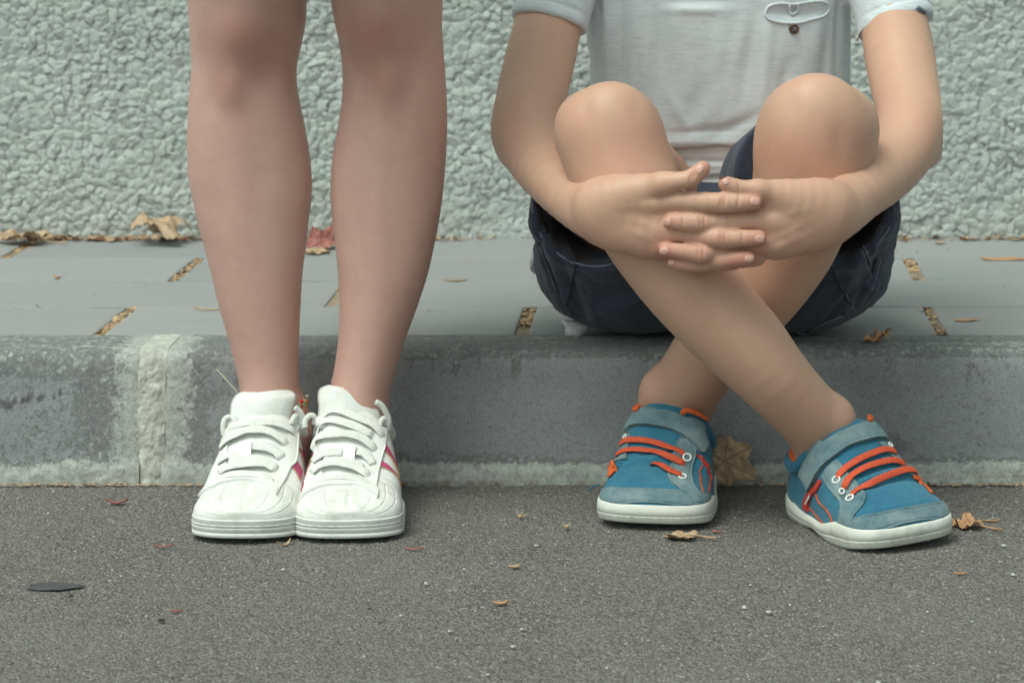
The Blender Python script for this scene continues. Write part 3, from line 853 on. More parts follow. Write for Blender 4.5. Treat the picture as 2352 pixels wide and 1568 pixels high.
LEG_A = [(1402, 306, 2.640, 114, .050), (1408, 335, 2.636, 118, .051), (1422, 375, 2.630, 119, .051), (1445, 430, 2.622, 114, .050), (1486, 515, 2.615, 110, .050), (1535, 587, 2.610, 108, .049), (1588, 657, 2.607, 104, .047), (1655, 732, 2.605, 99, .044), (1717, 797, 2.605, 93, .041), (1768, 856, 2.608, 83, .037), (1823, 915, 2.622, 76, .034), (1866, 962, 2.638, 74, .033), (1893, 1003, 2.652, 76, .033), (1900, 1050, 2.660, 70, .033)]
LEG_B = [(1873, 298, 2.660, 126, .053), (1870, 325, 2.660, 131, .056), (1866, 360, 2.660, 133, .056), (1856, 420, 2.665, 124, .054), (1830, 500, 2.678, 116, .052), (1800, 570, 2.688, 110, .050), (1757, 640, 2.695, 102, .047), (1708, 705, 2.700, 95, .043), (1662, 768, 2.708, 88, .039), (1615, 832, 2.720, 82, .036), (1577, 890, 2.737, 79, .034), (1552, 935, 2.750, 80, .034), (1540, 985, 2.755, 76, .034)]
def legs_field():
    f = Field((-.14, 2.545, .02), (.26, 3.04, .46), .0021)
    A = pst(LEG_A); B = pst(LEG_B)
    f.chain(A, k=.0, n=34, u=(0, 1, 0), seg_k=.004)
    f.chain(B, k=.0, n=34, u=(0, 1, 0), seg_k=.004)
    # thighs
    ka, kb = W(1406, 310, 2.665), W(1868, 300, 2.685)
    f.chain([(ka.x, ka.y, ka.z, .046, .043), (-.072, 2.76, .328, .056, .052), (-.055, 2.88, .280, .070, .066), (-.038, 3.0, .235, .078, .07)], k=.018, n=12, u=(0, 0, 1))
    f.chain([(kb.x, kb.y, kb.z, .050, .046), (.128, 2.78, .330, .058, .053), (.115, 2.90, .280, .070, .066), (.105, 3.01, .235, .078, .07)], k=.018, n=12, u=(0, 0, 1))
    # knee caps
    c = W(1404, 290, 2.612); f.ell((c.x, c.y, c.z), (.034, .024, .037), k=.020)
    c = W(1876, 272, 2.628); f.ell((c.x, c.y, c.z), (.040, .026, .040), k=.020)
    # outer knee bones, calf and ankle bones
    c = W(1320, 290, 2.645); f.ell((c.x, c.y, c.z), (.015, .03, .022), k=.018)
    c = W(1972, 290, 2.668); f.ell((c.x, c.y, c.z), (.017, .03, .024), k=.018)
    c = W(1930, 962, 2.636); f.ell((c.x, c.y, c.z), (.012, .015, .016), k=.016)
    c = W(1500, 900, 2.735); f.ell((c.x, c.y, c.z), (.011, .016, .016), k=.018)
    V, Q = f.mesh()
    V = adj_smooth(V, Q, 14, .5, -.51)
    N = vnormals(V, Q)
    px, py = proj(V); fr = np.clip(-N[:, 1], 0, 1)
    d = .0022 * gauss(px, py, 1560, 600, 22, 260, -.62) * fr - .0022 * gauss(px, py, 1930, 330, 26, 70) * fr \
        - .0020 * gauss(px, py, 1345, 250, 18, 40) * fr - .0018 * gauss(px, py, 1470, 230, 26, 40) * fr - .0018 * gauss(px, py, 1815, 240, 22, 60) * fr
    V = V + N * d[:, None]
    fl = .26 * gauss(px, py, 1440, 330, 100, 60) + .16 * gauss(px, py, 1340, 280, 40, 50) + .30 * gauss(px, py, 1850, 350, 110, 60) + .18 * gauss(px, py, 1940, 300, 45, 60) + .14 * gauss(px, py, 1420, 390, 60, 30)
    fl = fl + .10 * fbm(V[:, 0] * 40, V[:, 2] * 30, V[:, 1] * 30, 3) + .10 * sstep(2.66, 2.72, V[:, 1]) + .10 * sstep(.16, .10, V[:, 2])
    return V, Q, np.clip(fl, 0, 1)

PY = 2.538
FING = {  # (stations px,py,Y,r px) ; last is the tip
    'a_index': [(1470, 470, PY + .006, 30), (1545, 463, PY - .002, 25), (1640, 465, PY - .010, 21.5), (1663, 466, PY - .011, 21.5), (1700, 465, PY - .011, 19.5), (1735, 464, PY - .010, 17.5)],
    'b_index': [(1800, 508, PY + .006, 28), (1703, 508, PY + .000, 23), (1622, 511, PY - .007, 21), (1598, 511, PY - .008, 21.5), (1565, 509, PY - .009, 19.5), (1540, 507, PY - .008, 17.5)],
    'a_mid': [(1480, 530, PY + .006, 28), (1590, 538, PY - .001, 22), (1645, 546, PY - .010, 21.5), (1668, 548, PY - .010, 21), (1710, 547, PY - .011, 19.5), (1746, 546, PY - .011, 17.5)],
    'b_mid': [(1790, 560, PY + .007, 26), (1673, 562, PY + .001, 21), (1618, 582, PY - .007, 20.5), (1598, 582, PY - .008, 20), (1560, 577, PY - .009, 18.5), (1527, 574, PY - .009, 16.5)],
    'a_ring': [(1490, 560, PY + .008, 22), (1600, 590, PY + .003, 18), (1652, 597, PY - .004, 18.5), (1690, 594, PY - .007, 17.5), (1722, 592, PY - .008, 16)],
    'b_ring': [(1740, 590, PY + .010, 22), (1662, 602, PY + .004, 18), (1600, 607, PY - .002, 17), (1565, 605, PY - .004, 15.5), (1544, 602, PY - .004, 14.5)],
    'a_pinky': [(1520, 576, PY + .012, 19), (1600, 602, PY + .009, 15), (1655, 607, PY + .004, 13), (1686, 606, PY + .003, 11.5)],
    'a_thumb': [(1400, 452, PY + .006, 34), (1460, 432, PY + .000, 30), (1520, 421, PY - .006, 24), (1575, 413, PY - .010, 20), (1592, 406, PY - .011, 19.5), (1608, 393, PY - .011, 18), (1617, 384, PY - .010, 15.5)],
    'b_thumb': [(1860, 462, PY + .008, 32), (1800, 444, PY + .001, 27), (1740, 436, PY - .004, 20), (1700, 432, PY - .007, 18.5), (1682, 428, PY - .008, 18.5), (1664, 421, PY - .009, 16)],
}
NAILS = [(1735, 463, 13, 11, 0), (1530, 511, 13, 11, 0.05), (1746, 549, 13, 10.5, -.1), (1525, 577, 11.5, 9.5, .05), (1721, 594, 12, 9.5, -.25), (1541, 603, 10, 6.5, 0.05), (1608, 388, 13, 9, -1.05), (1665, 415, 13, 8.5, .9)]
CREASE = [(1655, 468, .15), (1663, 466, .15), (1608, 511, -.05), (1617, 512, 0), (1655, 547, 0), (1664, 548, 0), (1604, 582, 0), (1614, 582, 0), (1586, 407, .2), (1594, 404, .2), (1697, 431, -.1), (1568, 510, 0), (1705, 547, 0), (1695, 465, .1)]
ARM_A = [(1300, -190, 2.985, 72, .033), (1283, -60, 2.95, 72, .033), (1260, 50, 2.915, 76, .0345), (1240, 139, 2.875, 79, .037), (1222, 215, 2.835, 79, .036), (1211, 275, 2.800, 76, .036), (1219, 322, 2.775, 76, .036), (1243, 372, 2.740, 70, .034), (1285, 424, 2.690, 63, .030), (1330, 466, 2.630, 60, .025), (1368, 486, 2.580, 62, .021), (1400, 492, 2.562, 66, .018)]
ARM_B = [(2015, -190, 2.985, 72, .033), (2035, -60, 2.95, 72, .033), (2052, 40, 2.915, 75, .034), (2067, 130, 2.875, 80, .037), (2083, 210, 2.835, 79, .036), (2092, 275, 2.800, 76, .036), (2082, 325, 2.772, 74, .036), (2058, 366, 2.740, 71, .034), (2018, 408, 2.695, 67, .030), (1972, 446, 2.635, 62, .025), (1925, 482, 2.585, 62, .021), (1890, 494, 2.565, 66, .018)]
def arms_field():
    f = Field((-.195, 2.505, .228), (.262, 2.99, .50), .00135)
    f.chain(pst(ARM_A), k=0, n=36, u=(0, 1, 0), seg_k=.003)
    f.chain(pst(ARM_B), k=0, n=36, u=(0, 1, 0), seg_k=.003)
    # elbows, ulna
    c = W(1190, 318, 2.80); f.ell((c.x, c.y, c.z), (.021, .022, .030), k=.02)
    c = W(2118, 318, 2.80); f.ell((c.x, c.y, c.z), (.021, .022, .030), k=.02)
    # backs of the hands
    f.chain(pst([(1340, 472, 2.612, 40, .016), (1385, 490, 2.568, 56, .016), (1425, 492, 2.556, 70, .0155), (1480, 500, 2.549, 72, .014), (1535, 508, 2.546, 62, .013)]), k=.015, n=10)
    f.chain(pst([(1390, 503, 2.566, 40, .014), (1440, 520, 2.556, 43, .0135), (1500, 550, 2.552, 36, .0115)]), k=.015, n=8)
    f.chain(pst([(1950, 466, 2.622, 40, .016), (1905, 490, 2.571, 56, .016), (1860, 495, 2.557, 68, .0155), (1800, 505, 2.550, 70, .014), (1740, 520, 2.548, 60, .013)]), k=.015, n=10)
    f.chain(pst([(1900, 500, 2.569, 40, .014), (1840, 524, 2.560, 43, .0135), (1775, 552, 2.553, 37, .0115)]), k=.015, n=8)
    # thumb muscles melt into the back of the hand
    f.chain(pst([(1370, 470, 2.562, 50, .018), (1430, 448, 2.549, 38, .014), (1490, 432, 2.541, 28, .0105), (1525, 424, 2.536, 23, .009)]), k=.016, n=10)
    f.chain(pst([(1900, 480, 2.566, 50, .018), (1845, 462, 2.552, 38, .014), (1785, 446, 2.543, 27, .0105), (1745, 438, 2.537, 21, .0085)]), k=.016, n=10)
    c = W(1650, 545, PY + .020); f.ell((c.x, c.y, c.z), (.036, .009, .026), k=.006)
    # roots of the fingers swell out of the knuckles
    for a, b, r in ((1505, 468, 27), (1520, 532, 25), (1530, 570, 20), (1770, 508, 26), (1745, 558, 23), (1710, 590, 18)):
        c = W(a, b, PY + .006); f.ell((c.x, c.y, c.z), (r * 1.3 * 2.54 / FPX, .0100, r * .92 * 2.54 / FPX), k=.006)
    for k, st in sorted(FING.items(), key=lambda q: 'thumb' not in q[0]):
        s2 = [(a, b, y, r * (1.04 if i in (2, 3) and 'thumb' not in k else .97), r * y / FPX * (.94 if i in (2, 3) else .86)) for i, (a, b, y, r) in enumerate(st)]
        if 'thumb' in k: s2 = s2[2:]
        f.chain(pst(s2), k=(.009 if 'thumb' in k else .0026), n=18, seg_k=.0014)
    V, Q = f.mesh()
    V = adj_smooth(V, Q, 3, .5, -.52)
    N = vnormals(V, Q)
    px, py = proj(V); fr = np.clip(-N[:, 1] * 1.3, 0, 1) * (V[:, 1] < 2.60)
    d = 0
    for x, y, r in CREASE: d = d - .0013 * gauss(px, py, x, y, 2.6, 14, r) * fr
    d = d + .0009 * gauss(px, py, 1545, 462, 20, 18) * fr + .0009 * gauss(px, py, 1560, 535, 20, 18) * fr
    # tendons and the soft valleys between the knuckles
    for x0, y0, x1, y1 in ((1420, 478, 1530, 464), (1420, 500, 1560, 535), (1430, 520, 1560, 588), (1860, 480, 1760, 505), (1860, 510, 1760, 556), (1860, 535, 1740, 590)):
        L = math.hypot(x1 - x0, y1 - y0); d = d + .00045 * gauss(px, py, (x0 + x1) / 2, (y0 + y1) / 2, L * .5, 9, math.atan2(y1 - y0, x1 - x0)) * fr
    V = V + N * np.asarray(d)[:, None]
    fl = .04
    for k, st in FING.items():
        x, y = st[-1][:2]; fl = fl + .62 * gauss(px, py, x, y, 26, 20)
        if len(st) > 5: fl = fl + .22 * gauss(px, py, st[2][0] + 6 * (1 if k[0] == 'a' else -1), st[2][1], 16, 18)
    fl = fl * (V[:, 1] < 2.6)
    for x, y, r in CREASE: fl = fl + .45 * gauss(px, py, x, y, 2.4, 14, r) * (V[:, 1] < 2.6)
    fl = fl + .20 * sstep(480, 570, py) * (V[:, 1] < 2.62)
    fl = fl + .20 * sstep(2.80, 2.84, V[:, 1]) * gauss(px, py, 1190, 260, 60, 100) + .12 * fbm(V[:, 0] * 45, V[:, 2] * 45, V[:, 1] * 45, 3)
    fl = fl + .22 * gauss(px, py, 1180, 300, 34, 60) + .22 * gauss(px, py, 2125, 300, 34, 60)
    return V, Q, np.clip(fl, 0, 1)

def trunk():
    # torso, neck and head (all but a strip is covered by clothes or above the frame)
    f = Field((-.16, 2.78, .15), (.23, 3.2, .92), .006)
    f.chain([(.036, 3.01, .22, .10, .06), (.036, 3.0, .36, .105, .065), (.036, 2.985, .50, .135, .075), (.036, 2.985, .575, .12, .06)], k=0, n=14)
    f.chain([(.036, 2.985, .585, .055, .055), (.036, 2.965, .66, .042, .045)], k=.03, n=4)
    f.ell((.036, 2.945, .765), (.070, .088, .105), k=.02)
    f.ell((.036, 2.862, .745), (.010, .014, .016), k=.012)
    f.ell((-.035, 2.95, .755), (.008, .015, .025), k=.005); f.ell((.107, 2.95, .755), (.008, .015, .025), k=.005)
    V, Q = f.mesh(); V = adj_smooth(V, Q, 2)
    return V, Q, np.zeros(len(V))

def build_boy_body():
    V = []; F = []; A = []; o = 0
    for v, f, a in (legs_field(), arms_field(), trunk()):
        V.append(v); F.append(f + o); A.append(a); o += len(v)
    V = np.concatenate(V); F = np.concatenate(F)
    me = np_mesh('body', V, F, attrs={'flush': np.concatenate(A)})
    body = link_mesh('body', me, M['boy_skin'], boy)
    return body, V, F
BOY_BODY, BV, BF = build_boy_body()
BODY_TREE = BVHTree.FromPolygons([tuple(v) for v in BV], [tuple(int(i) for i in f) for f in BF])
CAM = Vector((0, 0, CAMH))
def ray(tree, px, py, toward=(1640, 560)):
    d = (W(px, py, 2.6) - CAM).normalized()
    p, n, i, t = tree.ray_cast(CAM, d, 12)
    if p is None and toward is not None:
        for k in range(1, 14):
            f = k * .03; d = (W(px + (toward[0] - px) * f, py + (toward[1] - py) * f, 2.6) - CAM).normalized()
            p, n, i, t = tree.ray_cast(CAM, d, 12)
            if p is not None: break
    if p is None: return None, None
    if n.dot(d) > 0: n = -n
    return p, n
def build_nails():
    for (x, y, a, b, r) in NAILS:
        p0, n0 = ray(BODY_TREE, x, y)
        if p0 is None: continue
        bm = bmesh.new(); R = 5; K = 18; rings = []
        for i in range(R + 1):
            t = i / R; ring = []
            for k in range(K):
                an = 2 * math.pi * k / K
                ca, sa = math.cos(an), math.sin(an)
                ex = math.copysign(abs(ca) ** .8, ca) * a * t; ey = math.copysign(abs(sa) ** .8, sa) * b * t
                qx = x + ex * math.cos(r) - ey * math.sin(r); qy = y + ex * math.sin(r) + ey * math.cos(r)
                p, n = ray(BODY_TREE, qx, qy)
                if p is None or abs(p.y - p0.y) > .008: p, n = p0.copy() + Vector(((qx - x) * p0.y / FPX, 0, -(qy - y) * p0.y / FPX)), n0
                lift = .00055 if t < .9 else -.0006
                ring.append(bm.verts.new(p + n * lift))
                if i == 0: break
            rings.append(ring)
        for k in range(K): bm.faces.new((rings[0][0], rings[1][k], rings[1][(k + 1) % K]))
        for i in range(1, R):
            for k in range(K): bm.faces.new((rings[i][k], rings[i + 1][k], rings[i + 1][(k + 1) % K], rings[i][(k + 1) % K]))
        for f in bm.faces: f.smooth = True
        bmesh.ops.recalc_face_normals(bm, faces=bm.faces)
        me = bpy.data.meshes.new('fingernail'); bm.to_mesh(me); bm.free()
        link_mesh('fingernail', me, M['nail'], BOY_BODY)
build_nails()

# ------------------------------------------------------------------ clothes of the boy
def np_object(name, V, Q, mat, parent, attrs=None):
    me = np_mesh(name, V, Q, attrs=attrs)
    return link_mesh(name, me, mat, parent)

def tree_of(V, Q):
    return BVHTree.FromPolygons([tuple(v) for v in V], [tuple(int(i) for i in f) for f in Q])

def plane_from(a, b, c):
    n = (b - a).cross(c - a).normalized()
    return a, n

CUFF_A = plane_from(W(1182, 40, 2.918), W(1335, 76, 2.918), W(1252, 31, 2.873))
CUFF_B = plane_from(W(1977, 92, 2.918), W(2131, 45, 2.918), W(2062, 33, 2.872))
def build_shirt():
    f = Field((-.215, 2.83, .305), (.275, 3.12, .66), .0022)
    f.chain([(.046, 3.005, .30, .136, .086), (.046, 3.0, .35, .140, .090), (.044, 2.992, .42, .140, .088), (.042, 2.988, .48, .141, .086), (.040, 2.988, .54, .130, .080), (.038, 2.988, .58, .105, .066), (.036, 2.985, .605, .07, .05)], k=0, n=22, seg_k=.004)
    for sgn, pts in ((-1, ((1310, -130, 2.965, 98), (1280, -40, 2.94, 92), (1264, 40, 2.918, 86), (1256, 80, 2.905, 86))), (1, ((2000, -130, 2.965, 98), (2030, -40, 2.94, 92), (2052, 40, 2.918, 88), (2060, 95, 2.905, 90)))):
        st = [(-.06 if sgn < 0 else .135, 2.99, .555, .062, .058)] + pst([(a, b, y, r, .0405) for a, b, y, r in pts])
        f.chain(st, k=.014, n=14, seg_k=.003)
    for (p, n), (x0, x1) in ((CUFF_A, (-.215, -.1005)), (CUFF_B, (.1885, .275))):
        if n.z > 0: n = -n
        f.cut((p.x, p.y, p.z), (n.x, n.y, n.z), .002, ((x0, 2.83, .30), (x1, 3.12, .56)))
    # the arms fill the sleeves: leave the cuffs open

    # hem with a scooped line
    f.cut((.04, 2.9, .327), (0, -.12, -1), .003, ((-.12, 2.83, .30), (.21, 3.12, .345)))
    V, Q = f.mesh(); V = adj_smooth(V, Q, 3, .5, -.52)
    N = vnormals(V, Q)
    px, py = proj(V); fr = np.clip(-N[:, 1], 0, 1)
    x, z = V[:, 0], V[:, 2]
    tor = sstep(-.108, -.095, x) * (1 - sstep(.185, .20, x))
    d = .0038 * fbm(x * 22 + .4 * fbm(x * 8, z * 8), z * 5, V[:, 1] * 8, 3) * tor
    for (fx, fy, L, wdt, a, r) in ((1425, 90, 150, 15, -.0030, .02), (1460, 110, 160, 13, .0022, .05), (1520, 120, 150, 18, -.0026, .02), (1485, 150, 120, 14, .0018, 0), (1800, 200, 90, 18, -.0020, .3), (1900, 120, 90, 13, -.0028, .12),
                                    (1930, 60, 100, 10, -.0040, .05), (1374, 30, 70, 9, -.0050, -.06), (1395, 140, 150, 12, .0024, -.02), (1650, 150, 120, 30, .0018, 0), (1720, 130, 110, 16, -.0016, .15), (1760, 150, 130, 14, .0014, .1),
                                    (1600, 240, 80, 24, -.0014, .6), (1690, 290, 60, 12, -.0022, 1.1), (1620, 300, 70, 10, -.0016, 1.45), (1600, 2, 16, 60, -.0030, 0), (1600, 22, 10, 60, .0020, 0), (1560, 260, 60, 14, .0014, -.5)):
        d = d + 1.55 * a * gauss(px, py, fx, fy, wdt, L, r) * fr * tor
    # pocket sags open below its welt
    d = d - .0060 * gauss(px, py, 1830, 28, 58, 14) * fr * tor
    d = d + .0016 * gauss(px, py, 1832, 110, 90, 60) * fr * tor
    e = np.zeros(len(V))
    for (p, n) in (CUFF_A, CUFF_B):
        nn = n if n.z < 0 else -n
        dist = np.abs((V[:, 0] - p.x) * nn.x + (V[:, 1] - p.y) * nn.y + (V[:, 2] - p.z) * nn.z)
        m = (1 - tor)
        d = d + m * (.0013 * np.exp(-((dist - .006) / .006) ** 2) - .0016 * np.exp(-((dist - .0145) / .0016) ** 2))
        d = d + m * .0012 * fbm(x * 60, z * 60, V[:, 1] * 60, 2) * sstep(.012, .03, dist)
    # stitched hem
    d = d + tor * (.0010 * np.exp(-((z - .331) / .003) ** 2) - .0010 * np.exp(-((z - .342) / .0014) ** 2)) * 1
    V = V + N * d[:, None]
    return np_object('t_shirt', V, Q, M['shirt'], boy), V, Q
SHIRT, SV, SQ = build_shirt()
SHIRT_TREE = tree_of(SV, SQ)

def build_undershirt():
    f = Field((-.11, 2.86, .235), (.20, 3.1, .36), .0022)
    f.chain([(.045, 3.0, .235, .118, .078), (.045, 3.0, .35, .122, .080)], k=0, n=6)
    V, Q = f.mesh(); V = adj_smooth(V, Q, 2)
    N = vnormals(V, Q); px, py = proj(V); x, z = V[:, 0], V[:, 2]
    d = .0022 * fbm(x * 30, z * 90, 1, 3) - .0030 * np.exp(-((z - .3105 + .02 * np.abs(x - .05)) / .0022) ** 2) + .0022 * np.exp(-((z - .306 + .02 * np.abs(x - .05)) / .003) ** 2)
    d = d - .003 * np.exp(-((z - .292 - .08 * (x - .03)) / .0025) ** 2) + .002 * np.exp(-((z - .298 - .1 * (x - .03)) / .004) ** 2)
    V = V + N * d[:, None]
    np_object('undershirt', V, Q, M['under'], boy)
    # shirt tail that shows behind the shorts, left
    for pts in ([(1290, 738, 2.905), (1298, 750, 2.902), (1300, 772, 2.899), (1330, 776, 2.899), (1350, 745, 2.90)], [(1228, 560, 2.98), (1219, 585, 2.98), (1217, 612, 2.98), (1228, 628, 2.98), (1240, 600, 2.98)]):
        c = [W(*p) for p in pts]
        m = sum(c, Vector()) / len(c)
        bm = bmesh.new(); n = 24
        cc = catmull([tuple(v) for v in c] + [tuple(c[0])], n)
        front = []; back = []
        for k, q in enumerate(cc[:-1]):
            wv = .002 * math.sin(k * 1.7)
            front.append(bm.verts.new((q[0], q[1] + wv - .003, q[2]))); back.append(bm.verts.new((q[0], q[1] + .012 + wv, q[2])))
        a = bm.verts.new((m.x, m.y - .007, m.z)); b = bm.verts.new((m.x, m.y + .02, m.z)); K = len(front)
        for k in range(K):
            l = (k + 1) % K
            bm.faces.new((front[k], front[l], a)); bm.faces.new((back[l], back[k], b)); bm.faces.new((front[l], front[k], back[k], back[l]))
        for fc in bm.faces: fc.smooth = True
        bmesh.ops.recalc_face_normals(bm, faces=bm.faces)
        me = bpy.data.meshes.new('shirt_tail'); bm.to_mesh(me); bm.free()
        link_mesh('shirt_tail', me, M['under'], boy)
build_undershirt()

def build_shorts():
    f = Field((-.175, 2.72, .125), (.235, 3.13, .40), .0024)
    # seat on the slabs
    for cx in (-.052, .125):
        f.ell((cx, 2.925, .205), (.098, .118, .0735), k=.03)
    f.ell((.036, 2.95, .215), (.13, .11, .075), k=.03)
    f.chain([(.040, 2.99, .19, .125, .080), (.042, 3.03, .215, .120, .055)], k=.03, n=5)
    # legs of the shorts
    f.chain([(-.052, 2.93, .232, .078, .074), (-.070, 2.85, .258, .080, .070), (-.080, 2.790, .278, .068, .067), (-.083, 2.755, .288, .063, .064)], k=.025, n=10, u=(0, 0, 1))
    f.chain([(.125, 2.93, .232, .078, .074), (.146, 2.85, .258, .080, .070), (.150, 2.790, .282, .068, .067), (.150, 2.750, .290, .066, .064)], k=.025, n=10, u=(0, 0, 1))
    f.chain([(.10, 2.80, .30, .060, .06), (.118, 2.745, .325, .060, .055)], k=.01, n=4, u=(0, 0, 1))
    # open leg holes
    f.cut((-.085, 2.764, .28), (-.05, -1, -.05), .002, ((-.175, 2.70, .12), (.02, 2.80, .40)))
    f.cut((.15, 2.752, .29), (.10, -1, -.05), .002, ((.02, 2.70, .12), (.235, 2.80, .40)))
    f.chain([(-.074, 2.90, .272, .030, .03), (-.076, 2.84, .279, .054, .055), (-.083, 2.74, .290, .0605, .0615), (-.083, 2.72, .295, .0605, .0615)], k=.004, n=8, u=(0, 0, 1), op='sub')
    f.chain([(.140, 2.90, .272, .030, .03), (.146, 2.84, .279, .052, .055), (.146, 2.74, .295, .062, .0605), (.146, 2.70, .299, .062, .0605)], k=.004, n=8, u=(0, 0, 1), op='sub')
    V, Q = f.mesh(); V = adj_smooth(V, Q, 3, .5, -.52)
    N = vnormals(V, Q); px, py = proj(V); x, y, z = V.T; fr = np.clip(-N[:, 1] + .3, 0, 1)
    side = np.clip(np.abs(x - .035) / .17, 0, 1) ** 2
    d = .0036 * fbm(x * 20, z * 26, y * 14, 3) + (.0008 + .0022 * side) * fbm(x * 75, z * 50, y * 60, 3)
    for (fx, fy, L, wd, a, r) in ((1290, 590, 130, 10, -.0035, -.28), (1265, 640, 110, 9, .0030, -.30), (1330, 700, 90, 11, -.0026, -.45), (1440, 700, 90, 16, .0022, 1.2), (1460, 745, 110, 10, -.0030, 1.25), (1400, 770, 90, 8, .0022, 1.1),
                                   (1480, 660, 70, 14, -.0016, 1.3), (1990, 640, 120, 10, -.0034, .42), (1965, 600, 100, 9, .0030, .40), (1930, 700, 110, 10, -.0030, .75), (1880, 770, 90, 9, -.0032, .95), (1860, 690, 90, 18, .0020, .5), (1900, 740, 80, 10, .0024, .8), (2010, 560, 70, 9, .003, .2), (1245, 500, 60, 8, -.003, .05), (1230, 560, 60, 8, .002, .05)):
        d = d + 1.5 * a * gauss(px, py, fx, fy, wd, L, r) * fr
    V = V + N * np.asarray(d)[:, None]
    V[:, 2] = np.where(V[:, 2] < KH + .0006, KH + .0006 + (V[:, 2] - KH) * .04, V[:, 2])
    edge = np.exp(-((y - 2.762) / .004) ** 2) * (np.abs(N[:, 1]) > .0)
    return np_object('shorts', V, Q, M['denim'], boy, attrs={'edge': np.clip(edge, 0, 1)}), V, Q
SHORTS, HV, HQ = build_shorts()
SHORTS_TREE = tree_of(HV, HQ)

def drape(name, tree, A, B, mat, parent, h=.0012, n=40, m=8, lift=.0, attrs_edge=True, maxjump=.03, depth=None, wrinkle=0.0):
    """cloth panel or ribbon laid on a surface between two outlines given by the sight lines that meet it"""
    A = catmull(A, n); B = catmull(B, n)
    P = np.zeros((n, m + 1, 3)); Nn = np.zeros((n, m + 1, 3))
    lastY = depth
    for i in range(n):
        for j in range(m + 1):
            t = j / m; q = A[i] * (1 - t) + B[i] * t
            p, nr = ray(tree, q[0], q[1])
            if p is None or (lastY is not None and abs(p.y - lastY) > maxjump):
                Y = lastY if lastY is not None else 2.8
                p = W(q[0], q[1], Y); nr = Vector((0, -1, 0))
            lastY = p.y
            P[i, j] = p; Nn[i, j] = nr
    for k in range(2):   # even out the normals
        N2 = Nn.copy(); N2[1:-1] += Nn[:-2] + Nn[2:]; N2[:, 1:-1] += Nn[:, :-2] + Nn[:, 2:]; Nn = N2
        Nn /= np.maximum(np.linalg.norm(Nn, axis=2), 1e-9)[:, :, None]
    hh = np.full((n, m + 1), h)
    if wrinkle: hh = hh + wrinkle * fbm(P[:, :, 0] * 120, P[:, :, 2] * 120, 0, 2)
    top = P + Nn * (hh[:, :, None] + lift)
    low = P - Nn * .0025
    V = [*top.reshape(-1, 3)]
    # skirt ring
    K = m + 1
    ring = [(i, 0) for i in range(n)] + [(n - 1, j) for j in range(1, K)] + [(i, m) for i in range(n - 2, -1, -1)] + [(0, j) for j in range(m - 1, 0, -1)]
    base = len(V)
    for (i, j) in ring: V.append(low[i, j])
    F = [tuple(f) for f in grid_faces(n, K)]
    R = len(ring)
    for k in range(R):
        a = ring[k][0] * K + ring[k][1]; b = ring[(k + 1) % R][0] * K + ring[(k + 1) % R][1]
        F.append((a, b, base + (k + 1) % R, base + k))
    ed = np.zeros(len(V)); 
    for (i, j) in ring: ed[i * K + j] = 1
    me = np_mesh(name, V, F, attrs={'edge': ed})
    bm = bmesh.new(); bm.from_mesh(me); bmesh.ops.recalc_face_normals(bm, faces=bm.faces); bm.to_mesh(me); bm.free()
    return link_mesh(name, me, mat, parent)

def tube_mesh(name, P, r, mat, parent, K=8, closed=False, flat=None):
    P = np.asarray(P, float); n = len(P)
    T = np.gradient(P, axis=0) if not closed else np.roll(P, -1, 0) - np.roll(P, 1, 0)
    T /= np.maximum(np.linalg.norm(T, axis=1), 1e-9)[:, None]
    up = np.array([0, -1.0, .2]) if flat is None else flat
    V = []
    rr = np.full(n, r) if np.isscalar(r) else np.asarray(r)
    for i in range(n):
        u = (up if up.ndim == 1 else up[i]); u = u - (u @ T[i]) * T[i]; u /= max(np.linalg.norm(u), 1e-9); s_ = np.cross(T[i], u)
        for k in range(K):
            a = 2 * np.pi * k / K
            V.append(P[i] + rr[i] * (np.cos(a) * s_ + np.sin(a) * u))
    F = grid_faces(n, K, wrap_u=closed, wrap_v=True)
    F = [tuple(f) for f in F]
    me = bpy.data.meshes.new(name)
    if not closed: F = F + [tuple(range(K))[::-1], tuple(range((n - 1) * K, n * K))]
    me.from_pydata([tuple(v) for v in V], [], F)
    me.polygons.foreach_set('use_smooth', [True] * len(me.polygons))
    bm = bmesh.new(); bm.from_mesh(me); bmesh.ops.recalc_face_normals(bm, faces=bm.faces); bm.to_mesh(me); bm.free()
    return link_mesh(name, me, mat, parent)

def on_surface(tree, pts, n, lift, closed=False):
    P = catmull(list(pts) + ([pts[0]] if closed else []), n + (1 if closed else 0))
    if closed: P = P[:-1]
    out = []; ly = None
    for q in P:
        p, nr = ray(tree, q[0], q[1])
        if p is None: p, nr = W(q[0], q[1], ly or 2.8), Vector((0, -1, 0))
        ly = p.y; out.append(tuple(p + nr * lift))
    out = np.array(out)
    for k in range(2):
        o2 = out.copy()
        o2[1:-1] = (out[:-2] + out[1:-1] * 2 + out[2:]) / 4; out = o2
    return out

